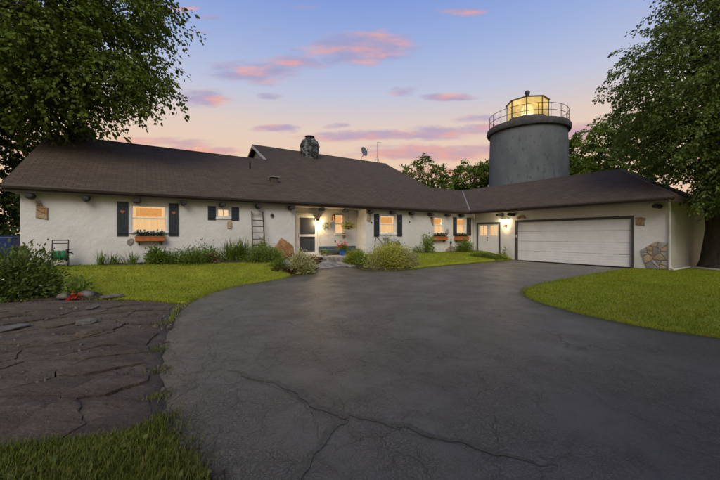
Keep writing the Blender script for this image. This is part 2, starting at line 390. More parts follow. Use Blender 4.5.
def smooth_line(pts, n=4):
    """Catmull-Rom through open points"""
    P = [np.array(p, float) for p in pts]; out = []
    for i in range(len(P) - 1):
        p0, p1, p2, p3 = P[max(i - 1, 0)], P[i], P[i + 1], P[min(i + 2, len(P) - 1)]
        for t in np.linspace(0, 1, n, endpoint=False):
            out.append(tuple(.5 * (2 * p1 + (p2 - p0) * t + (2 * p0 - 5 * p1 + 4 * p2 - p3) * t * t + (3 * p1 - p0 - 3 * p2 + p3) * t ** 3)))
    out.append(tuple(P[-1])); return out
def cdt(poly, step, jit=.3, extra=None):
    """triangulated sheet with an exact outline: returns points and triangles"""
    poly = densify(poly, step * .8); A = np.array(poly); lo, hi = A.min(0), A.max(0)
    gx, gy = np.meshgrid(np.arange(lo[0], hi[0], step), np.arange(lo[1], hi[1], step)); P = np.c_[gx.ravel(), gy.ravel()]
    P = P + (np.random.rand(*P.shape) - .5) * step * jit
    P = P[in_poly(P, A)]
    if len(P): P = P[edge_dist(P, A) > step * .4]
    n = len(poly)
    v = [Vector((float(p[0]), float(p[1]))) for p in poly] + [Vector((float(p[0]), float(p[1]))) for p in P]
    r = delaunay_2d_cdt(v, [], [list(range(n))], 1, 1e-5)
    return [tuple(p) for p in r[0]], [tuple(f) for f in r[2]]
def sheet(name, poly, step, zf, m, skirt=0., parent=None, smooth=True):
    P, T = cdt(poly, step); V = [(x, y, zf(x, y)) for x, y in P]
    mb = MB(); mb.v = V; mb.f = list(T)
    o = mb.build(name, m, parent, smooth, fix=False)
    me = o.data
    if len(me.polygons) and sum(p.normal.z for p in me.polygons) < 0: me.flip_normals()
    if skirt:
        bm = bmesh.new(); bm.from_mesh(me); ed = [e for e in bm.edges if e.is_boundary]
        r = bmesh.ops.extrude_edge_only(bm, edges=ed)
        for q in r['geom']:
            if isinstance(q, bmesh.types.BMVert): q.co.z -= skirt
        bm.to_mesh(me); bm.free()
    return o
def nz(x, y, s, seed=0.): return noise.noise(Vector((x * s, y * s, seed)))
def fbm(x, y, s, seed=0., o=4):
    a = 0; k = 1.
    for i in range(o): a += k * noise.noise(Vector((x * s, y * s, seed + i * 7.1))); s *= 2.1; k *= .5
    return a

# ------------------------------------------------------------------ ground, drive, lawns
def ground_mat():
    return mat('rough_ground', (.040, .048, .016), (.060, .050, .028), .7, .95, .03, 9, coord='w', c3=(.045, .065, .016))
def lawn_mat(name, a, b_, c3):
    return mat(name, a, b_, 1.3, .9, .02, 40, coord='w', c3=c3)
M_GROUND = ground_mat()
M_LAWN = lawn_mat('turf', (.20, .23, .014), (.28, .29, .016), (.22, .18, .028))
def build_terrain():
    c = sorted(set([round(v, 3) for v in np.concatenate([np.arange(-30, 40.1, 1.0), [-700, -400, -220, -120, -70, -45, 50, 70, 110, 200, 400, 700]])]))
    V, Fq = [], []
    for y in c:
        for x in c:
            xl, yl = loc(x, y); r = math.hypot(x, y - 15)
            V.append((x, y, g(x, y) - .09 + (0 if r < 40 else .012 * (r - 40) * .3) + .02 * nz(x, y, .3)))
    n = len(c)
    for j in range(n - 1):
        for i in range(n - 1): Fq.append((j * n + i, j * n + i + 1, (j + 1) * n + i + 1, (j + 1) * n + i))
    o = raw_mesh('ground', V, Fq, M_GROUND, smooth=True); tag(o, kind='structure')
build_terrain()
EDGE_L = [(316, 265.5), (304, 271), (290, 276.5), (270, 281), (240, 285.5), (215, 292), (197, 299), (183, 306), (174, 316), (168, 328), (165, 345), (163, 370), (165, 395), (168, 415), (174, 432), (185, 450), (200, 467), (215, 481)]
EDGE_R = [(722, 338.5), (690, 334), (660, 330), (630, 324.5), (600, 318), (570, 311), (545, 304.5), (530, 298.5), (524, 293.5), (526, 289.5), (535, 286), (550, 282.5), (570, 278.5), (590, 275), (612, 271.5), (628, 269.3)]
EDGE_M = [(507, 260.2), (500, 261), (480, 262.5), (450, 265.2), (430, 267), (410, 269.3), (390, 271), (375, 271.2), (362, 269.5), (350, 266)]
G = lambda L: [gnd(*p) for p in L]
eL, eR, eM = smooth_line(G(EDGE_L)), smooth_line(G(EDGE_R)), smooth_line(G(EDGE_M))
gar_r, gar_l = wor(-.02, -8.32), wor(-.02, -2.78)
def rough_edge(pts, a=.02, seed=3.):
    return [(x + a * fbm(x, y, 3.1, seed), y + a * fbm(x, y, 3.1, seed + 9)) for x, y in pts]
eL, eR, eM = rough_edge(densify_open(eL, .12), .05), rough_edge(densify_open(eR, .12), .04), rough_edge(densify_open(eM, .12), .03)
drive_poly = eL + [(-.45, 1.2), (-.2, -1.5), (9, -3.5), (9, 1.0), (7.2, 3.4)] + eR + [(gar_r.x, gar_r.y), (gar_l.x, gar_l.y)] + eM
DR_Z = lambda x, y: g(x, y) + .012 * fbm(x, y, .35, 2.) * min(1, max(0, (20 - y) / 6))
tag(sheet('driveway', drive_poly, .35, DR_Z, M_ASPH, .07), kind='structure')
# lawns: left of the walk, right of the walk, the island by the garage, the near verge
lawnL_poly = rough_edge(smooth_line(G([(178, 303.5), (186, 303), (199, 297), (216, 290.5), (241, 284), (270, 279.8), (288, 275.8), (297, 272.5)])), .03) + [tuple(wor(-12.2, -.02)[:2]), tuple(wor(-22.5, -.02)[:2]), tuple(wor(-25, -2)[:2])] + G([(-60, 296), (0, 301), (60, 299), (110, 299.5), (150, 301)])
lawnM_poly = [tuple(wor(-7.6, -.02)[:2])] + G([(372, 264)]) + rough_edge(smooth_line(G([(388, 269.5), (410, 267.8), (430, 265.6), (450, 263.8), (480, 261.2), (500, 259.7), (506, 259)])), .02) + [tuple(wor(-.02, -2.6)[:2]), tuple(wor(-.02, -.02)[:2])]
lawnR_poly = rough_edge(smooth_line(G([(722, 337.5), (690, 333), (660, 329), (630, 323.5), (600, 317), (570, 310), (545, 303.5), (531, 298), (525.5, 293.5), (527.5, 289.8), (536, 286.6), (551, 283), (571, 279), (591, 275.6), (613, 272), (629, 269.6)])), .035) + [tuple(wor(-.02, -8.36)[:2]), tuple(wor(-.02, -9.5)[:2]), tuple(wor(7, -9.5)[:2]), (26, 16), (26, 5), (9, 2.0)]
verge_poly = G([(0, 453), (60, 445.5), (100, 440.5), (140, 431), (161, 423)]) + rough_edge(G([(167, 434), (179, 450), (194, 467), (209, 481)]), .03) + [(-.55, 1.2), (-.4, -.5), (-6, -.5), (-6, 2.6)]
def lawn_z(dz):
    return lambda x, y: g(x, y) + dz + .025 * fbm(x, y, .8, 5.)
for P_, st in ((lawnL_poly, .3), (lawnM_poly, .3), (lawnR_poly, .35), (verge_poly, .15)):
    tag(sheet('lawn', P_, st, lawn_z(.03), M_LAWN, .09), kind='structure')
M_DIRT = mat('packed_dirt', (.055, .043, .034), (.085, .068, .052), 5, .95, .02, 30, coord='w', c3=(.03, .026, .02))
M_ROCK = None
def rock_mat():
    m = bpy.data.materials.new('bedrock'); m.use_nodes = True; T = NT(m.node_tree); b = T.n['Principled BSDF']
    pos = T.node('ShaderNodeNewGeometry').outputs['Position']
    rot = T.node('ShaderNodeMapping'); rot.inputs['Rotation'].default_value = (0, 0, -TH); rot.inputs['Scale'].default_value = (1, 3.2, 2); T.link(pos, rot.inputs[0])
    n1 = T.noise(rot.outputs[0], 1.3, 6, .62); n2 = T.noise(pos, 7, 5, .6); n3 = T.noise(rot.outputs[0], 9, 4, .7)
    c = T.ramp(n1, [(.3, (.058, .040, .025)), (.5, (.100, .072, .046)), (.72, (.155, .12, .085))])
    c = T.mix(T.math('MULTIPLY', T.smooth(n2, .56, .72), .55), c, (.20, .165, .125, 1))
    c = T.mix(T.math('MULTIPLY', T.smooth(n3, .58, .7), .7), c, (.045, .035, .028, 1))
    oi = T.node('ShaderNodeObjectInfo').outputs['Random']
    c = T.mix(T.math('MULTIPLY', T.smooth(T.noise(pos, 55, 3, .7), .52, .7), .5), c, (.23, .19, .14, 1)); c = T.mix(T.math('MULTIPLY', T.smooth(T.noise(pos, 23, 4, .7), .56, .66), .6), c, (.035, .028, .02, 1))
    c = _scale(T, c, T.math('MULTIPLY_ADD', oi, .3, c=.80))
    T.link(c, b.inputs['Base Color']); b.inputs['Roughness'].default_value = .85
    bn = T.node('ShaderNodeBump'); bn.inputs['Distance'].default_value = .06
    T.link(T.math('ADD', T.math('MULTIPLY', n3, .7), T.math('ADD', n2, T.math('MULTIPLY', T.noise(pos, 34, 6, .75), .45))), bn.inputs['Height']); T.link(bn.outputs[0], b.inputs['Normal'])
    return m
M_ROCK = rock_mat()
def clip_half(poly, p, nrm):
    out = []
    for i in range(len(poly)):
        a, b_ = poly[i], poly[(i + 1) % len(poly)]; da, db = (a - p) @ nrm, (b_ - p) @ nrm
        if da <= 0: out.append(a)
        if (da < 0 < db) or (db < 0 < da): out.append(a + (b_ - a) * (da / (da - db)))
    return out
def voronoi_cells(poly, seeds, stretch=(1, 1), ang=0.):
    """cells of the polygon around the seeds, in a frame turned by ang and stretched"""
    ca, sa = math.cos(-ang), math.sin(-ang); Rm = np.array([[ca, -sa], [sa, ca]]); S = np.array(stretch)
    tf = lambda q: (Rm @ np.asarray(q, float)) / S; inv = lambda q: Rm.T @ (q * S)
    P = [tf(q) for q in poly]; D = [tf(q) for q in seeds]; cells = []
    for i, s_ in enumerate(D):
        c = P
        order = sorted((k for k in range(len(D)) if k != i), key=lambda k: np.hypot(*(D[k] - s_)))[:22]
        for k in order:
            c = clip_half(c, (s_ + D[k]) / 2, D[k] - s_)
            if len(c) < 3: break
        if len(c) >= 3: cells.append([inv(q) for q in c])
    return cells
def poly_area(p): 
    p = np.asarray(p); return .5 * abs(np.dot(p[:, 0], np.roll(p[:, 1], 1)) - np.dot(p[:, 1], np.roll(p[:, 0], 1)))
def shrink(p, d):
    p = np.asarray(p); c = p.mean(0); r = np.hypot(*(p - c).T).mean(); return c + (p - c) * max(.3, 1 - d / r)
ledge_px = [(-40, 303), (0, 303), (30, 302.5), (60, 301.5), (110, 301), (150, 302), (174, 303.5), (168, 312), (160, 322), (156, 335), (147, 345), (150, 352), (146, 362), (152, 375), (150, 395), (154, 410), (151, 424), (138, 432), (115, 438), (100, 442), (60, 448), (0, 457)]
ledge_poly = G(ledge_px) + [(-6, 2.2), (-11, 4.5)]
def ledge_h(x, y):
    d = float(edge_dist(np.array([[x, y]]), ledge_poly)[0])
    a = x * DX[0] + y * DX[1]; b_ = x * DN[0] + y * DN[1]
    strat = noise.noise(Vector((a * .7, b_ * 1.4, 4.))) * .022 + noise.noise(Vector((a * 2.2, b_ * 5.0, 8.))) * .012 + (noise.noise(Vector((x * 6, y * 9, 1.))) + .6 * noise.noise(Vector((x * 15, y * 21, 2.)))) * .009
    return g(x, y) + .015 + min(1, d / .5) * (.05 + strat)
dirt_poly = G([(-40, 301), (60, 299.5), (150, 300.5), (178, 302.5), (186, 304), (177, 316), (172, 328), (169, 345), (167, 370), (169, 395), (172, 415), (178, 432), (170, 440), (150, 440), (100, 446), (0, 460)]) + [(-6, 2.0), (-11.5, 4.3)]
tag(sheet('dirt_strip', dirt_poly, .25, lambda x, y: g(x, y) + .004 + .012 * fbm(x, y, 2.5, 3.), M_DIRT, .05), kind='structure')
def build_ledge():
    root = bpy.data.objects.new('rock_ledge', None); COL.objects.link(root); tag(root, kind='structure')
    rng = np.random.RandomState(5); A = np.array(ledge_poly); seeds = []
    while len(seeds) < 150:
        q = A.min(0) + rng.rand(2) * (A.max(0) - A.min(0))
        if in_poly([q], A)[0]: seeds.append(q)
    poly = rough_edge(densify(ledge_poly, .18), .05, 12.)
    for k, c in enumerate(voronoi_cells(poly, seeds, (1.55, 1), TH)):
        if poly_area(c) < .02: continue
        c = shrink(c, rng.choice([.001, .001, .002, .003, .005, .009]))
        c = [(x + .035 * fbm(x, y, 6., 2.), y + .035 * fbm(x, y, 6., 6.)) for x, y in densify(c, .07)]
        dz = rng.choice([-.012, -.004, 0., .004, .012, .02]); tx, ty = rng.uniform(-.02, .02, 2); cx, cy = np.mean(c, 0)
        ca = np.array(c)
        try: P, T = cdt(c, .075)
        except Exception: continue
        if not T: continue
        ed = edge_dist(np.array(P), ca)
        V = [(x, y, ledge_h(x, y) + dz + tx * (x - cx) + ty * (y - cy) - .010 * (1 - min(1, e / .02))) for (x, y), e in zip(P, ed)]
        mb = MB(); mb.v = V; mb.f = list(T); o = mb.build('slab', M_ROCK, root, False, fix=False); me = o.data
        if sum(p.normal.z for p in me.polygons) < 0: me.flip_normals()
        bm = bmesh.new(); bm.from_mesh(me); r = bmesh.ops.extrude_edge_only(bm, edges=[e for e in bm.edges if e.is_boundary])
        for q in r['geom']:
            if isinstance(q, bmesh.types.BMVert): q.co.z -= .12
        bm.to_mesh(me); bm.free()
build_ledge()
def rock(name, label, cat, x, y, rx, ry, rz, seed, m, group=None, sink=.3, z=None, rotz=0.):
    bm = bmesh.new(); bmesh.ops.create_icosphere(bm, subdivisions=4, radius=1)
    for v in bm.verts:
        p = v.co.copy(); k = 1 + .22 * noise.noise(p * 1.3 + Vector((seed, 0, 0))) + .10 * noise.noise(p * 3.1 + Vector((0, seed, 0))) + .03 * noise.noise(p * 9)
        q = p * k; q.x = math.copysign(abs(q.x) ** .85, q.x); q.y = math.copysign(abs(q.y) ** .85, q.y)
        v.co = Vector((q.x * rx, q.y * ry, q.z * rz))
    me = bpy.data.meshes.new(name); bm.to_mesh(me); bm.free(); me.materials.append(m); me.polygons.foreach_set('use_smooth', [True] * len(me.polygons))
    o = bpy.data.objects.new(name, me); COL.objects.link(o); o.location = (x, y, (g(x, y) if z is None else z) + rz * (1 - sink)); o.rotation_euler.z = rotz
    return tag(o, label, cat, group)

# ------------------------------------------------------------------ the house
HOUSE = thing('house', 'long low whitewashed house with brown shingle roof and attached garage wing', 'house', (CN[0], CN[1], 0), TH)
FM = lambda a, o, z: (a, -o, z)                  # along the long front wall, o metres out of it
FP = lambda a, o, z: (a, .85 - o, z)             # back wall of the porch recess
FG = lambda a, o, z: (-o, -a, z)                 # along the garage front
FE = lambda a, o, z: (a, -9.42 - o, z)           # end wall of the garage wing
def wall(F, a0, a1, z0, z1, holes, thick=.28):
    """one wall with real openings and their reveals"""
    xs = sorted({a0, a1, *[h[0] for h in holes], *[h[1] for h in holes]}); zs = sorted({z0, z1, *[h[2] for h in holes], *[h[3] for h in holes]})
    mb = MB()
    for i in range(len(xs) - 1):
        for j in range(len(zs) - 1):
            ca, cz = (xs[i] + xs[i + 1]) / 2, (zs[j] + zs[j + 1]) / 2
            if any(h[0] < ca < h[1] and h[2] < cz < h[3] for h in holes): continue
            for o in (0, -thick):
                mb.add([F(xs[i], o, zs[j]), F(xs[i + 1], o, zs[j]), F(xs[i + 1], o, zs[j + 1]), F(xs[i], o, zs[j + 1])], [(0, 1, 2, 3)])
    for (h0, h1, h2, h3) in list(holes) + [(a0, a1, z0, z1)]:
        for (p, q) in (((h0, h2), (h1, h2)), ((h1, h2), (h1, h3)), ((h1, h3), (h0, h3)), ((h0, h3), (h0, h2))):
            mb.add([F(p[0], 0, p[1]), F(q[0], 0, q[1]), F(q[0], -thick, q[1]), F(p[0], -thick, p[1])], [(0, 1, 2, 3)])
    me_o = mb.build('wall', M_STUCCO, HOUSE, fix=False)
    bm = bmesh.new(); bm.from_mesh(me_o.data); bmesh.ops.remove_doubles(bm, verts=bm.verts, dist=1e-5); bmesh.ops.recalc_face_normals(bm, faces=bm.faces); bm.to_mesh(me_o.data); bm.free()
    return me_o
W1 = (-18.0, -16.91, 1.55, 2.50); W2 = (-15.21, -14.72, 2.13, 2.49); W3 = (-7.34, -6.29, 1.51, 2.48); W4 = (-3.49, -2.68, 1.51, 2.49); W5 = (-1.57, -.75, 1.51, 2.48)
WP = (-9.52, -8.98, 1.5, 2.5); DF = (-11.60, -10.42, .47, 2.46)
D2 = (.26, 1.84, .10, 2.16); GD = (2.88, 8.24, -.05, 2.20)
XA, XB, TOPZ = -11.96, -8.21, 2.90
wall(FM, -20.78, XA, -.3, TOPZ, [W1, W2]); wall(FM, XB, 0, -.3, TOPZ, [W3, W4, W5]); wall(FP, XA - .26, XB + .26, -.3, TOPZ + .3, [WP, DF])
wall(FG, .0, 9.42, -.3, TOPZ, [D2, GD]); wall(FE, .28, 6.9, -.3, TOPZ, [])
def plainwall(pts, vec): return MB().prism(pts, vec).build('wall', M_STUCCO, HOUSE)
plainwall([(XA, 0.281, -.3), (XA, .6, -.3), (XA, .6, 2.9), (XA, .281, 2.9)], (-.28, 0, 0))
plainwall([(XB, 0.281, -.3), (XB, .846, -.3), (XB, .846, 2.9), (XB, .281, 2.9)], (.28, 0, 0))
plainwall([(-20.78, .281, -.3), (-20.78, 10.8, -.3), (-20.78, 10.8, 2.95), (-20.78, 5.4, 5.62), (-20.78, .281, 3.05)], (.28, 0, 0))          # left gable
plainwall([(-20.5, 10.5, -.3), (-.4, 10.5, -.3), (-.4, 10.5, 2.95), (-20.5, 10.5, 2.95)], (0, .28, 0))
plainwall([(-.72, .3, -.3), (-.72, 17, -.3), (-.72, 17, 3.0), (-.72, 8.7, 7.2), (-.72, .3, 3.0)], (.28, 0, 0))                              # right gable of the tall part
plainwall([(6.62, -9.1, -.3), (6.62, 6, -.3), (6.62, 6, 2.9), (6.62, -9.1, 2.9)], (.28, 0, 0))
M_SIDING = mat('gable_siding', (.36, .36, .36), (.44, .44, .43), 4, .7)
plainwall([(-11.2, 5.0, 5.3), (-11.2, 12.4, 5.3), (-11.2, 8.7, 7.22)], (.2, 0, 0)).data.materials[0] = M_SIDING
# roof: planes with thickness; z = 3.1 + y/2 on the long front, 3.35 + x/2 on the wing
def roof_plane(name, pts, m, th=.07):
    return MB().prism(pts, (0, 0, -th)).build(name, m, HOUSE)
mz = lambda y: 3.1 + .5 * y
RIDGE1, RIDGE2, RIDGE3, XW = 5.4, 8.7, 3.4, 2.93
roof_plane('roof', [(-21.08, -.32, mz(-.32)), (-.80, -.32, mz(-.32)), (2.9, 3.4, mz(3.4)), (-.4, 3.4, mz(3.4)), (-.4, RIDGE2, mz(RIDGE2)), (-11.48, RIDGE2, mz(RIDGE2)), (-11.48, RIDGE1, mz(RIDGE1)), (-21.08, RIDGE1, mz(RIDGE1))], M_ROOFX)
zr1, zr2, zr3 = mz(RIDGE1), mz(RIDGE2), mz(RIDGE3)
roof_plane('roof', [(-21.08, RIDGE1, zr1 - .003), (-11.3, RIDGE1, zr1 - .003), (-11.3, 11.2, zr1 - 2.9), (-21.08, 11.2, zr1 - 2.9)], M_ROOFX)
roof_plane('roof', [(-11.48, RIDGE2, zr2 - .003), (-.4, RIDGE2, zr2 - .003), (-.4, 17.4, zr2 - 4.35), (-11.48, 17.4, zr2 - 4.35)], M_ROOFX)
roof_plane('roof', [(-.4, RIDGE3, zr3 - .003), (2.9, RIDGE3, zr3 - .003), (6.3, 6.8, zr3 - 1.7), (-.4, 6.8, zr3 - 1.7)], M_ROOFX)
ze = 2.945; wr = 4.815
roof_plane('roof', [(-.82, -.35, ze), (-.82, -9.86, ze), (XW, -6.78, wr), (XW, 3.4, wr)], M_ROOFY)
roof_plane('roof', [(-.82, -9.86, ze), (7.3, -9.86, ze - .15), (XW, -6.78, wr)], M_ROOFX)
roof_plane('roof', [(XW, -6.78, wr - .003), (7.3, -9.86, ze - .16), (7.3, 6.8, ze - .16), (XW, 3.4, wr - .003)], M_ROOFY)
# ridge caps and the valley strip
M_CAP = mat('ridge_cap', (.06, .048, .042), (.085, .07, .06), 6, .9)
def cap(p, q, r=.11): MB().tube([Vector(p) + Vector((0, 0, -.03)), Vector(q) + Vector((0, 0, -.03))], r * .6, 6).build('ridge_cap', M_CAP, HOUSE)
cap((-21.1, RIDGE1, zr1), (-11.5, RIDGE1, zr1)); cap((-11.5, RIDGE2, zr2), (-.38, RIDGE2, zr2)); cap((-.4, RIDGE3, zr3), (2.9, RIDGE3, zr3)); cap((XW, 3.35, wr), (XW, -6.78, wr)); cap((XW, -6.78, wr), (-.84, -9.88, ze))
M_FLASH = mat('valley_metal', (.20, .185, .17), (.25, .235, .22), 8, .5)
MB().tube([(-.80, -.32, 2.952), (2.88, 3.38, 4.80)], .045, 6).build('valley_flashing', M_FLASH, HOUSE)
# eaves: fascia, gutter, soffit
MB().box(-21.06, -.80, -.315, -.285, 2.71, 2.89).build('fascia', M_FASCIA, HOUSE)
MB().prism([(-21.07, -.317, 2.93), (-21.07, -.43, 2.93), (-21.07, -.44, 2.87), (-21.07, -.40, 2.80), (-21.07, -.317, 2.80)], (20.36, 0, 0)).build('gutter', M_FASCIA, HOUSE)
MB().box(-21.0, -.8, -.284, .80, 2.735, 2.75).build('soffit', mat('soffit_wood', (.26, .24, .20), (.34, .32, .27), 6, .8), HOUSE)
MB().box(-.81, -.78, -9.84, -.32, 2.72, 2.89).build('fascia', M_FASCIA, HOUSE)
MB().prism([(-.812, -9.85, 2.93), (-.92, -9.85, 2.93), (-.93, -9.85, 2.88), (-.90, -9.85, 2.82), (-.812, -9.85, 2.82)], (0, 9.45, 0)).build('gutter', M_FASCIA, HOUSE)
MB().box(-.779, -.003, -9.82, -.29, 2.745, 2.76).build('soffit', MATS['soffit_wood'], HOUSE)
MB().box(-.80, 7.2, -9.86, -9.83, 2.70, 2.87).build('fascia', M_FASCIA, HOUSE)
MB().prism([(-21.08, -.36, 2.76), (-21.08, -.36, 2.92), (-21.08, RIDGE1, zr1 - .075), (-21.08, RIDGE1, zr1 - .26)], (-.03, 0, 0)).build('bargeboard', M_FASCIA, HOUSE)
M_RAKE = mat('rake_white', (.50, .49, .48), (.60, .58, .56), 5, .6)
MB().prism([(-11.485, 5.42, zr1 - .02), (-11.485, RIDGE2, zr2 - .02), (-11.485, RIDGE2, zr2 - .20), (-11.485, 5.42, zr1 - .16)], (-.03, 0, 0)).build('bargeboard', M_RAKE, HOUSE)
MB().prism([(-11.485, 12.2, zr1 - .12), (-11.485, RIDGE2 + .02, zr2 - .02), (-11.485, RIDGE2 + .02, zr2 - .20), (-11.485, 12.0, zr1 - .20)], (-.03, 0, 0)).build('bargeboard', M_FASCIA, HOUSE)
# log ends under the eaves
def log_end(F, a, z=2.615, r=.095, out=.34, sd=0):
    mb = MB(); rr = random.Random(sd); n = 10; ring = [r * rr.uniform(.86, 1.1) for _ in range(n)]
    for o, k in ((-.05, 1.), (out - .07, 1.), (out, .74)): mb.v += [F(a + k * ring[j] * 1.15 * math.cos(6.283 * j / n), o, z + k * ring[j] * math.sin(6.283 * j / n)) for j in range(n)]
    mb.f += [(i * n + j, i * n + (j + 1) % n, (i + 1) * n + (j + 1) % n, (i + 1) * n + j) for i in range(2) for j in range(n)] + [tuple(range(2 * n, 3 * n))]
    mb.build('log_end', M_LOG, HOUSE, True)
for k, p in enumerate((29, 86, 137, 184, 223, 259, 292, 323, 347, 372, 394, 413, 432, 449, 463)):
    log_end(FM, on_main(p, 205, -.25)[0], sd=k)
for k, p in enumerate((498, 509.5, 656)):
    log_end(FG, on_gar(p, 214, -.4)[0], 2.60, .10, .5, 40 + k)
# windows
def window(F, h, style='sash', fr=.055):
    a0, a1, z0, z1 = h
    mb = MB()
    for q in ((a0, a0 + fr, z0, z1), (a1 - fr, a1, z0, z1), (a0 + fr, a1 - fr, z1 - fr, z1), (a0 + fr, a1 - fr, z0, z0 + fr)):
        mb.box(q[0], q[1], -.12, -.03, q[2], q[3], F)
    w = mb.build('window', M_TRIM, HOUSE, bevel=.004)
    MB().box(a0 - .05, a1 + .05, .002, .05, z0 - .055, z0 - .002, F).build('sill', M_TRIM, w, bevel=.005)
    zm = (z0 + z1) / 2
    if style == 'sash':
        MB().box(a0 + fr + .001, a1 - fr - .001, -.09, -.045, zm - .022, zm + .022, F).build('meeting_rail', M_TRIM, w)
        panes = ((z0 + fr, zm - .022), (zm + .022, z1 - fr))
    else:
        MB().box((a0 + a1) / 2 - .012, (a0 + a1) / 2 + .012, -.09, -.05, z0 + fr + .001, z1 - fr - .001, F).build('mullion', M_TRIM, w)
        panes = ((z0 + fr, z1 - fr),)
    for (p0, p1) in panes: MB().box(a0 + fr + .002, a1 - fr - .002, -.078, -.072, p0 + .001, p1 - .001, F).build('pane', M_GLASS, w)
    # gathered curtain with folds, its own emission standing in for room light
    n = 60; mb = MB()
    for i in range(n + 1):
        t = i / n; a = a0 + .01 + (a1 - a0 - .02) * t; o = -.185 + .018 * math.sin(t * 42 + a) + .008 * math.sin(t * 90)
        mb.v += [F(a, o, z0 + .005), F(a, o, z1 - .005)]
    mb.f = [(2 * i, 2 * i + 2, 2 * i + 3, 2 * i + 1) for i in range(n)]
    mb.build('curtain', M_CURT if style == 'sash' else M_CURT3, w, True, fix=False)
    if style == 'sash':
        mb = MB(); wz = .34 * (z1 - z0)
        for i in range(n + 1):
            t = i / n; a = a0 + .14 * (a1 - a0) + .72 * (a1 - a0) * t; o = -.150 + .012 * math.sin(t * 50)
            mb.v += [F(a, o, z1 - .09 - wz + .02 * abs(math.sin(t * 12))), F(a, o, z1 - .10)]
        mb.f = [(2 * i, 2 * i + 2, 2 * i + 3, 2 * i + 1) for i in range(n)]
        mb.build('valance', M_CURT2, w, True, fix=False)
    return w
for h in (W1, W3, W4, W5, WP): window(FP if h is WP else FM, h, 'sash')
window(FM, W2, 'lite')
def heart(F, a, z, s, o):
    pts = []
    for i in range(28):
        t = 2 * math.pi * i / 28; x = 16 * math.sin(t) ** 3; y = 13 * math.cos(t) - 5 * math.cos(2 * t) - 2 * math.cos(3 * t) - math.cos(4 * t)
        pts.append((a + s * x / 32, z + s * y / 32))
    n = len(pts); mb = MB(); mb.v = [F(p, o, q) for p, q in pts] + [F(p, o + .008, q) for p, q in pts]
    mb.f = [tuple(range(n, 2 * n))] + [(i, (i + 1) % n, n + (i + 1) % n, n + i) for i in range(n)]
    return mb
def shutter(F, a0, a1, z0, z1, hs=.12):
    mb = MB(); k = 3; w = (a1 - a0) / k
    for i in range(k): mb.box(a0 + i * w + .003, a0 + (i + 1) * w - .003, .002, .030, z0, z1, F)
    s_ = mb.build('shutter', M_SLATE, HOUSE, bevel=.003)
    for zc in (z0 + .12, z1 - .12): MB().box(a0 + .01, a1 - .01, .0305, .048, zc - .035, zc + .035, F).build('batten', M_SLATE, s_, bevel=.003)
    if hs: heart(F, (a0 + a1) / 2, z1 - .34 * (z1 - z0) + .06, hs, .031).build('heart', M_COPPER, s_)
for (a0, a1, z0, z1, hs) in ((-18.40, -18.07, 1.40, 2.58, .13), (-16.86, -16.54, 1.40, 2.60, .13), (-15.54, -15.25, 2.02, 2.56, 0), (-14.67, -14.38, 2.02, 2.56, 0),
                             (-7.73, -7.40, 1.37, 2.53, .07), (-6.22, -5.88, 1.37, 2.53, .07), (-1.93, -1.60, 1.40, 2.53, .06), (-.70, -.30, 1.40, 2.53, .06)):
    shutter(FM, a0, a1, z0, z1, hs)
# front storm door, with two dark screens
def front_door():
    a0, a1, z0, z1 = DF; F = FP
    mb = MB()
    for q in ((a0 - .02, a0 + .07, z0, z1 + .03), (a1 - .07, a1 + .02, z0, z1 + .03), (a0 + .07, a1 - .07, z1 - .06, z1 + .03)): mb.box(q[0], q[1], -.10, .035, q[2], q[3], F)
    d = mb.build('door', M_TRIM, HOUSE, bevel=.004)
    b0, b1 = a0 + .075, a1 - .075; zm = 1.42
    mb = MB()
    for q in ((b0, b0 + .11, z0 + .01, z1 - .07), (b1 - .11, b1, z0 + .01, z1 - .07), (b0 + .11, b1 - .11, z1 - .18, z1 - .07), (b0 + .11, b1 - .11, z0 + .01, z0 + .17), (b0 + .11, b1 - .11, zm - .05, zm + .05)): mb.box(q[0], q[1], -.06, -.01, q[2], q[3], F)
    MBs = mb.build('door_leaf', M_TRIM, d, bevel=.004)
    for (p0, p1) in ((z0 + .17, zm - .05), (zm + .05, z1 - .18)): MB().box(b0 + .112, b1 - .112, -.045, -.035, p0 + .001, p1 - .001, F).build('screen', M_SCREEN, d)
    MB().tube([F(b0 + .05, .0, 1.35), F(b0 + .05, .05, 1.36), F(b0 + .05, .05, 1.52), F(b0 + .05, .0, 1.53)], .010, 6).build('handle', M_IRON, d, True)
    MB().box(b0, b1, -.25, -.2, z0, z1 - .07, F).build('inner_door', mat('inner_door', (.05, .055, .07), (.07, .075, .09), 5, .5), d)
front_door()
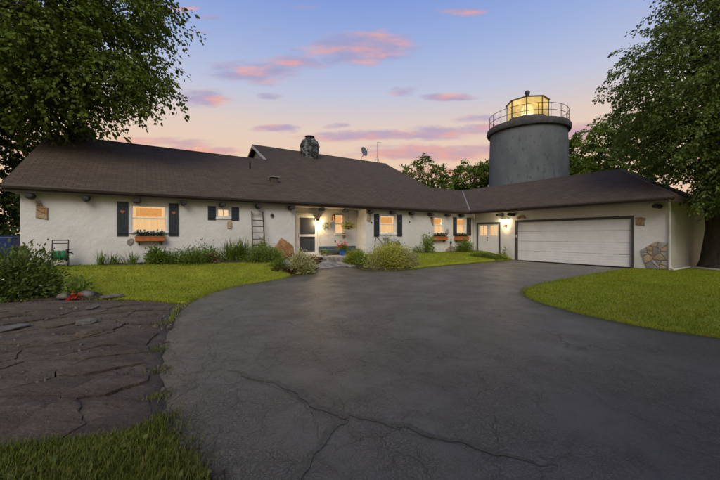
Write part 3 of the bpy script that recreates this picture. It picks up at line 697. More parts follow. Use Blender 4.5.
# double entry door beside the garage
def entry_door():
    a0, a1, z0, z1 = D2; F = FG
    mb = MB()
    for q in ((a0 - .04, a0 + .05, z0, z1 + .05), (a1 - .05, a1 + .04, z0, z1 + .05), (a0 + .05, a1 - .05, z1 - .045, z1 + .05)): mb.box(q[0], q[1], -.10, .03, q[2], q[3], F)
    d = mb.build('door', M_DARKTRIM, HOUSE, bevel=.004)
    am = (a0 + a1) / 2
    for (b0, b1) in ((a0 + .052, am - .003), (am + .003, a1 - .052)):
        mb = MB(); zl0, zl1 = 1.42, 2.02; m_ = .10
        for q in ((b0, b1, z0 + .01, zl0), (b0, b1, zl1, z1 - .05), (b0, b0 + m_, zl0, zl1), (b1 - m_, b1, zl0, zl1)): mb.box(q[0], q[1], -.075, -.02, q[2], q[3], F)
        mb.build('door_leaf', M_DOORW, d)
        k = 5; w = (b1 - b0) / k
        for i in range(k): MB().box(b0 + i * w + .004, b0 + (i + 1) * w - .004, -.0195, -.008, z0 + .04, zl0 - .05, F).build('plank', M_DOORW, d)
        MB().box(b0 + m_ + .002, b1 - m_ - .002, -.05, -.044, zl0 + .002, zl1 - .002, F).build('pane', M_GLASS, d)
        MB().box(b0 + m_ - .03, b1 - m_ + .03, -.14, -.13, zl0 - .03, zl1 + .03, F).build('curtain', M_CURT, d)
        MB().box((b0 + b1) / 2 - .012, (b0 + b1) / 2 + .012, -.06, -.03, zl0 + .001, zl1 - .001, F).build('mullion', M_DOORW, d)
    for z in (1.30, 1.16): MB().lathe([(.0, 0), (.03, .005), (.035, .03), (.02, .05), (0, .055)], (0, 0, 0), 12).build('knob', M_IRON, d, True).matrix_local = Matrix.Translation(Vector(F(am - .05, -.006, z))) @ Matrix.Rotation(R(-90), 4, 'Y')
entry_door()
def garage_door():
    a0, a1, z0, z1 = GD; F = FG
    mb = MB()
    for q in ((a0 - .06, a0 + .05, -.03, z1 + .07), (a1 - .05, a1 + .06, -.03, z1 + .07), (a0 + .05, a1 - .05, z1 - .02, z1 + .07)): mb.box(q[0], q[1], -.12, .03, q[2], q[3], F)
    d = mb.build('garage_door', M_DARKTRIM, HOUSE, bevel=.004)
    b0, b1 = a0 + .051, a1 - .051; n = 4; H = (z1 - .03 - .04) / n
    for i in range(n):
        y0, y1 = .04 + i * H + .004, .04 + (i + 1) * H - .004; mb = MB()
        # ribbed steel section: shallow V grooves along the length, lipped top and bottom
        prof = [(-.115, y0), (-.10, y0), (-.088, y0 + .012)]
        for k in range(1, 4):
            zc = y0 + (y1 - y0) * k / 4; prof += [(-.088, zc - .016), (-.092, zc - .006), (-.092, zc + .006), (-.088, zc + .016)]
        prof += [(-.088, y1 - .012), (-.10, y1), (-.115, y1)]
        P0 = [F(b0, o, z) for o, z in prof]; P1 = [F(b1, o, z) for o, z in prof]; m_ = len(prof)
        mb.add(P0 + P1, [(k, m_ + k, m_ + k + 1, k + 1) for k in range(m_ - 1)] + [tuple(range(m_)), tuple(range(m_, 2 * m_))[::-1]])
        s_ = mb.build('door_panel', M_DOORW, d)
        for k in range(4):                                     # long raised panels stamped into every section
            c0 = b0 + (b1 - b0) * (k + .06) / 4; c1 = b0 + (b1 - b0) * (k + .94) / 4
            for c in (c0, c1): MB().box(c - .006, c + .006, -.0875, -.083, y0 + .03, y1 - .03, F).build('stamped_rib', M_DOORW, s_)
    MB().box(b0, b1, -.10, -.07, -.02, .038, F).build('bottom_seal', M_IRON, d)
    MB().box(b0 - .03, b0 - .005, .032, .06, 1.33, 1.45, F).build('keypad', M_TRIM, d)
garage_door()
# exposed fieldstone left bare in the whitewash
def stone_patch(F, pts, m, n, seed, proud=.03, cell=True):
    rng = np.random.RandomState(seed); P = [np.array(p, float) for p in pts]; A = np.array(P)
    c = A.mean(0); base = c + (A - c) * .985
    q = [F(a, .004, z) for a, z in base]; k = len(q); q2 = [F(a, .014, z) for a, z in base]
    mb = MB(); mb.v = q + q2; mb.f = [tuple(range(k, 2 * k))] + [(i, (i + 1) % k, k + (i + 1) % k, k + i) for i in range(k)]
    root = mb.build('stone_patch', M_MORTAR, HOUSE)
    seeds = []
    while len(seeds) < n:
        s_ = A.min(0) + rng.rand(2) * (A.max(0) - A.min(0))
        if in_poly([s_], A)[0]: seeds.append(s_)
    cells = voronoi_cells(P, seeds) if n > 1 else [P]
    for i, cl in enumerate(cells):
        if poly_area(cl) < 2e-4: continue
        size = math.sqrt(poly_area(cl)); o1 = proud * rng.uniform(.7, 1.25)
        cl = densify(shrink(cl, .035 * size if n > 1 else 0), size * .34); cl = np.array([(a + .05 * size * nz(a, z, 2.5 / size, seed), z + .05 * size * nz(a, z, 2.5 / size, seed + 5.)) for a, z in cl])
        k = len(cl); cc = cl.mean(0); mid = cc + (cl - cc) * .86; inn = cc + (cl - cc) * .5
        h = lambda a, z, e: o1 * e * (1 + .25 * nz(a, z, 6, seed + i))
        mb = MB(); mb.v = [F(a, .012, z) for a, z in cl] + [F(a, .012 + h(a, z, .8), z) for a, z in cl * .3 + mid * .7] + [F(a, .012 + h(a, z, 1.), z) for a, z in inn] + [F(cc[0], .012 + h(cc[0], cc[1], 1.05), cc[1])]
        mb.f = [(r * k + j, r * k + (j + 1) % k, (r + 1) * k + (j + 1) % k, (r + 1) * k + j) for r in range(2) for j in range(k)] + [(2 * k + j, 2 * k + (j + 1) % k, 3 * k) for j in range(k)]
        mm = m[rng.randint(len(m))] if isinstance(m, list) else m
        mb.build('stone', mm, root, True)
    return root
PM = lambda L, y=0.: [on_main(*p, y) for p in L]
PG = lambda L: [on_gar(*p) for p in L]
stone_patch(FM, PM([(36.2, 200.6), (40.6, 200.6), (43, 205.6), (48.5, 208), (48, 214), (48.5, 220), (42, 218.6), (35.6, 217.5)]), [M_TAN, M_TAN, M_SAND], 5, 1)
stone_patch(FM, PM([(227.5, 221), (231.5, 221), (232.3, 226), (231, 229.3), (227.3, 228.5), (226.8, 225)]), M_TAN, 1, 2)
stone_patch(FM, PM([(270, 254), (274, 247.5), (281.3, 237.3), (286, 240.5), (293.3, 246), (294.6, 256), (283, 259), (272, 258)]), [M_SAND], 3, 3, .06)
stone_patch(FG, PG([(640, 250.5), (648, 246), (656.8, 241), (667.6, 243), (667.9, 269.0), (655, 269.2), (646.3, 268.6)]), [M_GREYST, M_TAN, M_SAND, M_GREYST, M_TAN], 16, 4, .045)
stone_patch(FG, PG([(635.5, 217.5), (641, 217), (646, 218.3), (644.6, 222), (645, 226), (640, 225.5), (635.5, 225)]), [M_SAND, M_TAN], 4, 5)
stone_patch(FG, PG([(517, 219.3), (518, 216.5), (521, 215), (524.5, 215.5), (526.5, 218.7), (523.5, 218.5), (521.5, 217.3), (519.3, 219.3)]), [M_TAN, M_SAND], 6, 6)
stone_patch(FM, PM([(367.3, 215), (370.6, 214.6), (371.2, 219), (369.5, 222), (366.8, 221)]), M_TAN, 2, 7)
stone_patch(FM, PM([(382.5, 237), (388.4, 237), (388, 242), (385.5, 243), (383.5, 240)]), M_GREYST, 2, 8)
stone_patch(FM, PM([(430.5, 217), (433.2, 217), (433.2, 226), (432, 224.5), (430.8, 221)]), [M_SAND, M_TAN], 2, 9)
stone_patch(FM, PM([(445.5, 230), (447.5, 228.6), (449, 232), (447.5, 234.5), (445.3, 234)]), M_GREYST, 1, 10)
stone_patch(FM, PM([(444, 253.6), (445.5, 249.5), (448.5, 247), (451.5, 245.6), (454.5, 247.5), (456, 253)]), [M_TAN, M_GREYST], 5, 11, .05)
stone_patch(FM, PM([(127, 240), (131, 238), (134, 239.5), (133.5, 243), (130, 246), (127, 244)]), [M_TAN, M_GREYST], 2, 12)
stone_patch(FP, PM([(342, 233), (345, 232), (345.5, 237), (343, 239)], .85), M_SAND, 1, 13)
# porch floor and cobbled step
M_PORCH = mat('porch_flags', (.30, .285, .26), (.38, .365, .335), 5, .8, .01, 25)
MB().box(XA + .01, XB - .01, -.2, .84, -.1, .47).build('porch_floor', M_PORCH, HOUSE, bevel=.012)
def cobble_face():
    a0, z0 = on_main(317, 262.5, -.2); a1 = XB - .02; step = MB().box(-10.75, a1, -.46, -.201, -.2, .455).build('porch_step', M_MORTAR, HOUSE, bevel=.02)
    rng = np.random.RandomState(3); V = []; mb = MB()
    seeds = [np.array([rng.uniform(-10.72, a1 - .02), rng.uniform(.02, .44)]) for _ in range(130)]
    for cl in voronoi_cells([np.array(p) for p in ((-10.74, .0), (a1 - .01, .0), (a1 - .01, .445), (-10.74, .445))], seeds):
        if poly_area(cl) < 2e-4: continue
        cl = shrink(cl, .010); k = len(cl); c = cl.mean(0); h = rng.uniform(.02, .045)
        mb.add([(a, -.461, z) for a, z in cl] + [(a, -.461 - h * .8, z) for a, z in c + (cl - c) * .8] + [(c[0], -.461 - h, c[1])], [(j, (j + 1) % k, k + (j + 1) % k, k + j) for j in range(k)] + [(k + j, k + (j + 1) % k, 2 * k) for j in range(k)])
    o = mb.build('cobble_facing', mat('cobble', (.19, .18, .17), (.40, .38, .36), 9, .8, .01, 40, c3=(.12, .11, .10)), step, True); o['kind'] = 'stuff'
cobble_face()
# downspout on the garage corner
MB().tube([wl for wl in [(-.80, -9.70, 2.80), (-.70, -9.66, 2.66), (-.16, -9.52, 2.46), (-.10, -9.50, 2.35), (-.10, -9.50, .12)]], .042, 8).build('downspout', mat('gutter_white', (.50, .50, .47), (.58, .58, .55), 4, .5), HOUSE, True)
MB().tube([(-.80, -.60, 2.80), (-.62, -.5, 2.6), (-.1, -.1, 2.5), (-.07, -.07, 2.4), (-.07, -.07, .3)], .035, 8).build('downspout', MATS['gutter_white'], HOUSE, True)
# chimneys and things on the roof
M_CHIM = mat('chimney_stone', (.030, .032, .034), (.17, .185, .19), 4.5, .9, .05, 6, detail=2, lo=.48, hi=.60, c3=(.10, .09, .08))
def chimney(x, y, z0, z1, r, seed, label):
    ch = MB(); prof = [(r * .72, z0), (r * .98, z0 + (z1 - z0) * .45), (r * 1.02, z0 + (z1 - z0) * .7), (r * .86, z0 + (z1 - z0) * .9), (r * .55, z1)]
    ch.lathe(prof, (x, y, 0), 9, .3)
    c = ch.build('chimney', M_CHIM, HOUSE); sub = c.modifiers.new('sub', 'SUBSURF'); sub.subdivision_type = 'SIMPLE'; sub.levels = sub.render_levels = 4
    tx = bpy.data.textures.new('lumps', 'CLOUDS'); tx.noise_scale = .22
    dm = c.modifiers.new('lumps', 'DISPLACE'); dm.texture = tx; dm.strength = .16; dm.mid_level = .5
    MB().lathe([(r * .42, z1 - .02), (r * .42, z1 + .06)], (x, y, 0), 12).build('flue', M_IRON, c)
    MB().lathe([(r * .52, z1 + .15), (r * .5, z1 + .19), (r * .1, z1 + .27), (0, z1 + .27)], (x, y, 0), 14).build('chimney_cap', M_IRON, c)
    for k in range(3):
        t = k * 2.1; MB().tube([(x + r * .38 * math.cos(t), y + r * .38 * math.sin(t), z1 + .02), (x + r * .38 * math.cos(t), y + r * .38 * math.sin(t), z1 + .17)], .012, 6).build('cap_leg', M_IRON, c)
    c['label'] = label
chimney(-7.85, 7.6, 6.5, 8.12, .66, 1, 'mottled stone chimney with a metal cap')
chimney(-20.0, 5.6, 5.4, 6.35, .55, 2, 'squat dark stone chimney')
def roof_bits():
    x, y, z = on_roof(274, 182); p = MB().box(x - .17, x + .17, y - .15, y + .2, z - .1, z + .20).build('roof_vent', M_FASCIA, HOUSE, bevel=.03)
    MB().box(x - .21, x + .21, y - .22, y + .22, z + .205, z + .235).build('vent_hood', mat('weathered_tin', (.25, .24, .23), (.33, .32, .30), 8, .5), p, bevel=.01)
    x, y, z = on_roof(250, 168); MB().tube([(x, y, z - .1), (x, y, z + .34)], .05, 10).build('vent_pipe', M_IRON, HOUSE, True)
    x, y, z = on_roof(262, 184.5); MB().box(x - .5, x + .5, y - .02, y + .02, z - .005, z + .035).build('roof_patch', M_FASCIA, HOUSE)
roof_bits()

# ------------------------------------------------------------------ the lighthouse tower behind the garage
def tower():
    T = 27.5; X = (527.3 - 360) / F_PX * T
    t = thing('lighthouse_tower', 'round grey stuccoed lighthouse tower with glowing glazed lantern behind the roof', 'lighthouse', (X, T, 0))
    m = mat('tower_render', (.100, .115, .122), (.135, .152, .16), 1.3, .9, .012, 14, c3=(.075, .088, .095), stretch=(1, 1, .45))
    MB().lathe([(3.02, -.3), (2.98, 3), (2.86, 8.4), (2.82, 9.62)], n=64).build('tower_wall', m, t, True)
    md = mat('deck_dark', (.045, .045, .043), (.085, .082, .078), 3, .85, .02, 10)
    MB().lathe([(2.70, 9.50), (3.02, 9.58), (3.06, 9.66), (3.06, 9.98), (3.00, 10.06), (0, 10.08)], n=64).build('gallery_deck', md, t, True)
    mr = mat('rail_rust', (.10, .075, .06), (.06, .05, .045), 9, .6)
    n = 20; rp = 2.88
    for k in range(n):
        a = 2 * math.pi * (k + .35) / n; p = (rp * math.cos(a), rp * math.sin(a))
        MB().tube([(p[0], p[1], 10.05), (p[0], p[1], 11.08)], .022, 6).build('railing_post', mr, t, True)
    for z in (10.58, 11.08):
        MB().tube([(rp * math.cos(2 * math.pi * k / 64), rp * math.sin(2 * math.pi * k / 64), z) for k in range(65)], .019, 6, False).build('railing', mr, t, True)
    # octagonal lantern
    rl = 1.50; a0 = math.atan2(-T, -X) + R(-1.6)            # one edge turned as the mullions stand in the picture
    V = [(rl * math.cos(a0 + math.pi / 4 * k), rl * math.sin(a0 + math.pi / 4 * k)) for k in range(8)]
    L = MB().lathe([(rl + .04, 10.07), (rl + .04, 10.74), (rl - .05, 10.78)], n=8, rot=a0).build('lantern', mat('lantern_base', (.075, .07, .062), (.12, .11, .095), 5, .8, .01, 20), t)
    mm = mat('lantern_iron', (.07, .055, .04), (.10, .08, .06), 10, .5)
    mp = bpy.data.materials.new('lantern_glass'); mp.use_nodes = True; N = NT(mp.node_tree); N.n.clear()
    o = N.node('ShaderNodeOutputMaterial'); tr = N.node('ShaderNodeBsdfTransparent'); tr.inputs[0].default_value = (1, .90, .62, 1)
    em = N.node('ShaderNodeEmission'); em.inputs[1].default_value = .92
    pos = N.node('ShaderNodeTexCoord').outputs['Object']
    N.link(N.ramp(N.noise(pos, 1.4, 3), [(.3, lin(214, 178, 92)), (.7, lin(250, 222, 150))]), em.inputs[0])
    gl = N.node('ShaderNodeBsdfGlossy'); gl.inputs['Roughness'].default_value = .08
    m1 = N.node('ShaderNodeMixShader'); m1.inputs[0].default_value = .80; N.link(tr.outputs[0], m1.inputs[1]); N.link(em.outputs[0], m1.inputs[2])
    fr = N.node('ShaderNodeFresnel'); m2 = N.node('ShaderNodeMixShader'); N.link(fr.outputs[0], m2.inputs[0]); N.link(m1.outputs[0], m2.inputs[1]); N.link(gl.outputs[0], m2.inputs[2]); N.link(m2.outputs[0], o.inputs[0])
    for k in range(8):
        p, q = Vector((*V[k], 0)), Vector((*V[(k + 1) % 8], 0)); e = (q - p) * .025
        MB().add([p + e + Vector((0, 0, 10.80)), q - e + Vector((0, 0, 10.80)), q - e + Vector((0, 0, 12.10)), p + e + Vector((0, 0, 12.10))], [(0, 1, 2, 3)]).build('pane', mp, L)
        MB().box(-.035, .035, -.035, .035, 10.76, 12.12).build('mullion', mm, L).location = p
    mc = mat('lantern_ceiling', (.62, .48, .22), (.72, .58, .30), 3, .7)
    MB().lathe([(rl + .10, 12.10), (rl + .12, 12.16), (.25, 12.46), (0, 12.47)], n=8, rot=a0).build('lantern_roof', mm, L)
    MB().lathe([(0, 12.085), (rl + .02, 12.085), (rl + .02, 12.098), (0, 12.098)], n=8, rot=a0).build('lantern_ceiling', mc, L)
    MB().lathe([(.14, 12.42), (.15, 12.86), (.20, 12.90), (.20, 13.05), (.16, 13.10), (0, 13.12)], n=14).build('vent_ball', M_IRON, L, True)
    MB().lathe([(.32, 10.9), (.42, 11.1), (.46, 11.4), (.42, 11.7), (.30, 11.9), (0, 11.92)], n=20).build('lens', emit('lighthouse_lens', (1, .86, .55), 3.0), L, True)
    MB().lathe([(.22, 10.07), (.18, 10.9)], n=12).build('pedestal', mm, L, True)
    for dx in (-.9, .9):
        ld = bpy.data.lights.new('lantern_light', 'POINT'); ld.energy = 55; ld.color = (1, .85, .55); ld.shadow_soft_size = .2
        lo = bpy.data.objects.new('lantern_light', ld); COL.objects.link(lo); lo.location = (X + dx, T, 11.4)
tower()

# ------------------------------------------------------------------ lamps and wall fittings
def H(xl, yl, z): return wor(xl, yl, z)
def lamp_light(p, e, col=(1, .74, .42), r=.05):
    ld = bpy.data.lights.new('lamp_light', 'POINT'); ld.energy = e; ld.color = col; ld.shadow_soft_size = r
    o = bpy.data.objects.new('lamp_light', ld); COL.objects.link(o); o.location = p; return o
M_SHADE = glass('lamp_glass', (1, .93, .8), .1)
def lantern_lamp(name, label, F, a, z, energy):
    x, y, _ = F(a, 0, 0); t = thing(name, label, 'lamp', H(x, y, z), TH if F is not FG else TH - math.pi / 2)
    MB().box(-.05, .05, -.02, -.002, -.02, .16).build('back_plate', M_COPL, t, bevel=.006)
    MB().tube([(0, -.02, .12), (0, -.08, .17), (0, -.13, .13)], .012, 6).build('arm', M_COPL, t, True)
    MB().lathe([(.005, .15), (.03, .13), (.095, .06), (.10, .045), (.0, .05)], (0, -.13, 0), 8).build('lamp_cap', M_COPL, t)
    s_ = MB().lathe([(.085, .045), (.062, -.13), (.0, -.135)], (0, -.13, 0), 8).build('lamp_shade', M_SHADE, t)
    for k in range(4):
        q = k * math.pi / 2 + .39; MB().tube([(.087 * math.cos(q), -.13 + .087 * math.sin(q), .045), (.064 * math.cos(q), -.13 + .064 * math.sin(q), -.13)], .005, 4).build('cage_bar', M_COPL, s_)
    MB().lathe([(0, -.09), (.026, -.07), (.034, -.03), (.02, .01), (0, .02)], (0, -.13, 0), 12).build('bulb', M_BULB, t, True)
    lamp_light(H(*( (x, y - .13) if F is not FG else (x - .13, y)), z - .04), energy)
a, z = on_main(317.3, 221, .85)[0], 2.08
lantern_lamp('porch_lamp', 'lit copper wall lantern between the front door and the porch sign', FP, a, z, 160)
a, z = on_gar(506.3, 227.5)
lantern_lamp('garage_lamp', 'lit copper wall lantern between the entry door and the garage door', FG, a, z, 14)
def floodlight():
    a = on_gar(505.3, 220)[0]; p = H(-.002, -a, 2.36); t = thing('twin_floodlight', 'twin floodlight glowing under the garage eave above the copper lantern', 'floodlight', p, TH - math.pi / 2)
    MB().box(-.07, .07, -.03, -.002, -.05, .07).build('junction_box', M_TRIM, t, bevel=.01)
    for s in (-1, 1):
        MB().tube([(s * .03, -.03, .02), (s * .12, -.09, .02), (s * .19, -.14, -.03)], [.02, .03, .065], 10).build('lamp_holder', M_TRIM, t, True)
        MB().lathe([(0, -.075), (.05, -.07), (.072, -.03), (.055, .02), (0, .03)], (s * .20, -.155, -.02), 14).build('bulb', M_BULB, t, True)
    for s in (-1, 1): lamp_light(H(-.22, -a - s * .2, 2.26), 9, (1, .80, .5))
floodlight()
def small_box(label, name, F, a, z, w, h, m, out=.05, cat='fitting'):
    x, y, _ = F(a, 0, 0); t = thing(name, label, cat, H(x, y, z), TH if F is not FG else TH - math.pi / 2)
    return t
t = small_box('dark box lantern, unlit, on the porch wall beside the narrow window', 'wall_lantern', FP, on_main(333, 216, .85)[0], 2.30, .1, .2, M_IRON, cat='lamp')
MB().box(-.05, .05, -.02, -.002, -.16, .16).build('back_plate', M_COPL, t, bevel=.006); MB().lathe([(.05, -.14), (.075, .08), (.085, .10), (.02, .17), (0, .18)], (0, -.10, 0), 6).build('lamp_shade', M_COPL, t); MB().tube([(0, -.02, .1), (0, -.1, .12)], .012, 6).build('arm', M_IRON, t)
def plaque():
    a0, z1 = on_main(322, 223, .85); a1, z0 = on_main(331, 228, .85); w, h = a1 - a0, z1 - z0
    t = thing('wall_plaque', 'scalloped green and cream plaque on the porch wall', 'plaque', H((a0 + a1) / 2, .85, (z0 + z1) / 2), TH)
    mg = mat('plaque_green', (.10, .15, .11), (.20, .25, .19), 12, .6); mw = mat('plaque_cream', (.55, .53, .42), (.45, .44, .35), 10, .6)
    def disc(cx, cz, rx, rz, o0, o1, n=20):
        mb = MB(); mb.v = [(cx + rx * math.cos(6.2832 * k / n), -o0, cz + rz * math.sin(6.2832 * k / n)) for k in range(n)] + [(cx + rx * math.cos(6.2832 * k / n), -o1, cz + rz * math.sin(6.2832 * k / n)) for k in range(n)]
        mb.f = [tuple(range(n, 2 * n))] + [(k, (k + 1) % n, n + (k + 1) % n, n + k) for k in range(n)]; return mb
    MB().box(-w / 2, w / 2, -.02, -.002, -h / 2, h / 2).build('board', mg, t, bevel=.006)
    for k, cx in enumerate((-.36, 0, .36)): disc(cx * w, 0, w * .16, h * .62, .0205, .034).build('emblem', mw if k != 1 else mg, t)
    for cx in (-.36, .36): disc(cx * w, 0, w * .08, h * .32, .0345, .04).build('emblem', mg, t)
    disc(0, 0, w * .07, h * .26, .0345, .04).build('emblem', mw, t)
plaque()
def wall_disc(px, py, r, label, m, F=FM, name='wall_ornament'):
    a, z = on_main(px, py) if F is FM else on_main(px, py, .85); x, y, _ = F(a, 0, 0)
    t = thing(name, label, 'ornament', H(x, y, z), TH)
    def ring(r0, o0, o1, n=20):
        mb = MB(); mb.v = [(r0 * math.cos(6.2832 * k / n), -o, r0 * 1.15 * math.sin(6.2832 * k / n)) for o in (o0, o1) for k in range(n)]
        mb.f = [tuple(range(n, 2 * n))] + [(k, (k + 1) % n, n + (k + 1) % n, n + k) for k in range(n)]; return mb
    ring(r, .002, .03).build('rim', m, t); ring(r * .62, .0305, .055).build('boss', M_IRON, t)
wall_disc(272, 215.5, .085, 'small grey round ornament on the wall between ladder and front door', M_GREYST)
wall_disc(371.5, 222.5, .035, 'small dark round ornament beside the porch corner stones', M_IRON)
wall_disc(409.3, 222, .04, 'small dark round ornament on the blank wall right of the shuttered window', M_IRON)
wall_disc(335, 241, .035, 'small brass round fitting low on the porch wall above the bench', M_COPL, FP)

# ------------------------------------------------------------------ things on the roof
def dish():
    x, y, z = on_roof(361, 160.3); t = thing('satellite_dish', 'grey satellite dish on a bent mast at the roof ridge', 'satellite dish', H(x, y, z - .03), TH)
    gm = mat('dish_grey', (.10, .11, .115), (.15, .16, .165), 6, .5)
    MB().tube([(0, 0, 0), (.04, 0, .25), (.16, -.05, .42), (.18, -.06, .62)], .025, 8).build('mast', M_IRON, t, True)
    mb = MB(); n, k = 24, 5
    ax = Vector((.25, -.92, .25)).normalized(); b = ax.cross(Vector((0, 0, 1))).normalized(); c = b.cross(ax); ctr = Vector((.2, -.08, .72))
    for th in (0, .025):
        for i in range(1, k + 1):
            rr = i / k
            for j in range(n):
                q = 6.2832 * j / n; mb.v.append(ctr + b * (.34 * rr * math.cos(q)) + c * (.38 * rr * math.sin(q)) + ax * (.10 * rr * rr - th))
    for s in (0, k * n): mb.f += [(s + i * n + j, s + i * n + (j + 1) % n, s + (i + 1) * n + (j + 1) % n, s + (i + 1) * n + j) for i in range(k - 1) for j in range(n)] + [tuple(range(s, s + n))]
    mb.f += [((k - 1) * n + j, (k - 1) * n + (j + 1) % n, 2 * k * n - n + (j + 1) % n, 2 * k * n - n + j) for j in range(n)]
    mb.build('reflector', gm, t, True)
    MB().tube([ctr + c * -.28 + ax * .08, ctr + ax * .42 + c * -.05], .011, 6).build('feed_arm', M_IRON, t)
    MB().box(-.04, .04, -.03, .03, -.03, .03).build('receiver', gm, t).location = ctr + ax * .46
dish()
def antenna():
    x, y, z = on_roof(377.5, 162.3); t = thing('roof_antenna', 'thin antenna mast on a tripod at the right end of the ridge', 'antenna', H(x, y, z - .03), TH)
    am = mat('antenna_tin', (.22, .21, .20), (.28, .27, .26), 8, .5)
    MB().tube([(0, 0, 0), (0, 0, 1.72)], .02, 6).build('mast', am, t)
    for k in range(3): q = 2.09 * k + .3; MB().tube([(.28 * math.cos(q), .28 * math.sin(q), -.12 if math.sin(q) < 0 else .0), (0, 0, .62)], .012, 5).build('tripod_leg', am, t)
    MB().tube([(-.02, 0, 1.70), (.38, .05, 1.70)], .012, 5).build('boom', am, t)
    for k in range(4): MB().tube([(.03 + .1 * k, -.14 + .02 * k, 1.715), (.03 + .1 * k, .16 - .02 * k, 1.715)], .006, 4).build('element', am, t)
antenna()

# ------------------------------------------------------------------ plants
def rnd_dirs(n, rng):
    v = rng.normal(size=(n, 3)); return v / np.linalg.norm(v, axis=1)[:, None]
def leaves(name, C, Dv, size, m, parent, rng, width=.55, fold=.25, droop=0., tri=False):
    """two-triangle folded leaves at C pointing along Dv"""
    n = len(C); C = np.asarray(C, float); Dv = np.asarray(Dv, float).copy(); Dv[:, 2] -= droop; Dv /= np.linalg.norm(Dv, axis=1)[:, None] + 1e-9
    up = rnd_dirs(n, rng) * .75 + np.array([0, 0, 1.]); S = np.cross(Dv, up); S /= np.linalg.norm(S, axis=1)[:, None] + 1e-9; Nn = np.cross(S, Dv)
    L = (size * rng.uniform(.65, 1.3, n))[:, None] if np.isscalar(size) else size[:, None]
    w = L * width * .5
    b = C; tip = C + Dv * L - Nn * L * .08; mid = C + Dv * L * .45
    l = mid + S * w + Nn * w * fold; r = mid - S * w + Nn * w * fold
    V = np.stack([b, r, tip, l], 1).reshape(-1, 3); i = np.arange(n)[:, None] * 4
    Fv = np.concatenate([i + np.array([0, 1, 2]), i + np.array([0, 2, 3])], 1).reshape(-1, 3)
    return raw_mesh(name, V, Fv, m, parent)
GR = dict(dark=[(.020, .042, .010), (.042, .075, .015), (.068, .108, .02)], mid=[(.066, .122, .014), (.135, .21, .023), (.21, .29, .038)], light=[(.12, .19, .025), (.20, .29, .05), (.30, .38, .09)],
          yellow=[(.24, .28, .03), (.44, .44, .06), (.62, .58, .15)], varieg=[(.16, .20, .04), (.42, .42, .14), (.64, .60, .32)], maroon=[(.05, .012, .018), (.10, .02, .03), (.06, .03, .02)],
          maple=[(.062, .105, .014), (.115, .17, .019), (.18, .24, .03)], ash=[(.058, .098, .018), (.105, .155, .028), (.18, .235, .052)], lime=[(.16, .22, .02), (.26, .32, .03), (.36, .40, .05)], rust=[(.22, .10, .04), (.32, .17, .06), (.18, .15, .05)])
LM = {k: leafmat('leaf_' + k, v) for k, v in GR.items()}
M_BARK = mat('bark', (.040, .034, .028), (.075, .064, .053), 5, .95, .05, 12, stretch=(2.2, 2.2, .4))
M_STEM = mat('stem', (.05, .055, .025), (.08, .06, .03), 8, .9)
M_PINK = mat('petal_pink', (.42, .08, .16), (.58, .16, .26), 30, .6); M_RED = mat('petal_red', (.50, .015, .02), (.62, .04, .035), 30, .55); M_YEL = mat('petal_yellow', (.62, .42, .03), (.70, .52, .07), 30, .6)
M_WHITEP = mat('petal_white', (.60, .60, .52), (.68, .66, .56), 30, .6); M_NAVY = mat('petal_navy', (.02, .022, .055), (.045, .045, .09), 30, .6)
def shrub(name, label, cat, x, y, rx, ry, h, kind, leaf, n, seed, group=None, z=None, flowers=None, nf=0, fsize=.05, rz=0., open_=.0, width=.5):
    rng = np.random.RandomState(seed); z0 = g(x, y) if z is None else z
    t = thing(name, label, cat, (x, y, z0), rz, group)
    ns = max(6, n // 70); mb = MB(); tips = []
    for k in range(ns):
        q = rng.uniform(0, 6.2832); e = rng.uniform(.15, 1.) ** .6; ph = math.acos(rng.uniform(-.05, .98))
        d = np.array([math.cos(q) * math.sin(ph) * rx, math.sin(q) * math.sin(ph) * ry, max(.12, math.cos(ph)) * h]) * (.62 + .38 * e)
        d *= 1 + .22 * noise.noise(Vector(d * 3 / max(rx, .2)) + Vector((seed, 0, 0)))
        b = np.array([.25 * d[0], .25 * d[1], 0]); tips.append((b, d))
        if k < 60: mb.tube([b * .5, b + (d - b) * .5 + np.array([0, 0, .04 * h]), d * .96], [.012 * h + .004, .008 * h + .003, .003], 5, False)
    mb.build('stem', M_STEM, t)
    C = []; D = []
    per = max(4, n // ns)
    for b, d in tips:
        s_ = rng.uniform(.45 if open_ < .5 else .25, 1.05, per)[:, None]; ctr = b + (d - b) * s_; sp = .16 * (1 - open_ * .5) * np.array([rx, ry, h * .8]) + .02
        off = rng.normal(size=(per, 3)) * sp; C.append(ctr + off); o_ = d / (np.linalg.norm(d) + 1e-6); D.append(o_ * .8 + rnd_dirs(per, rng) * .8 + off / (np.linalg.norm(off, axis=1)[:, None] + 1e-6) * .5)
    C = np.concatenate(C); D = np.concatenate(D); C[:, 2] = np.maximum(C[:, 2], .015)
    leaves('foliage', C, D, leaf, LM[kind], t, rng, width)
    if flowers:
        idx = rng.choice(len(C), nf); P = C[idx]; nrm = P / np.array([rx, ry, h]); keep = np.linalg.norm(nrm, axis=1) > .6; P = P[keep] * 1.04
        bl = []; bd = []
        for p in P:
            for j in range(5): q = 6.2832 * j / 5 + rng.rand(); bl.append(p); bd.append((math.cos(q), math.sin(q), .45))
        if bl: leaves('blossom', np.array(bl), np.array(bd), fsize, flowers, t, rng, .75, .1)
    return t
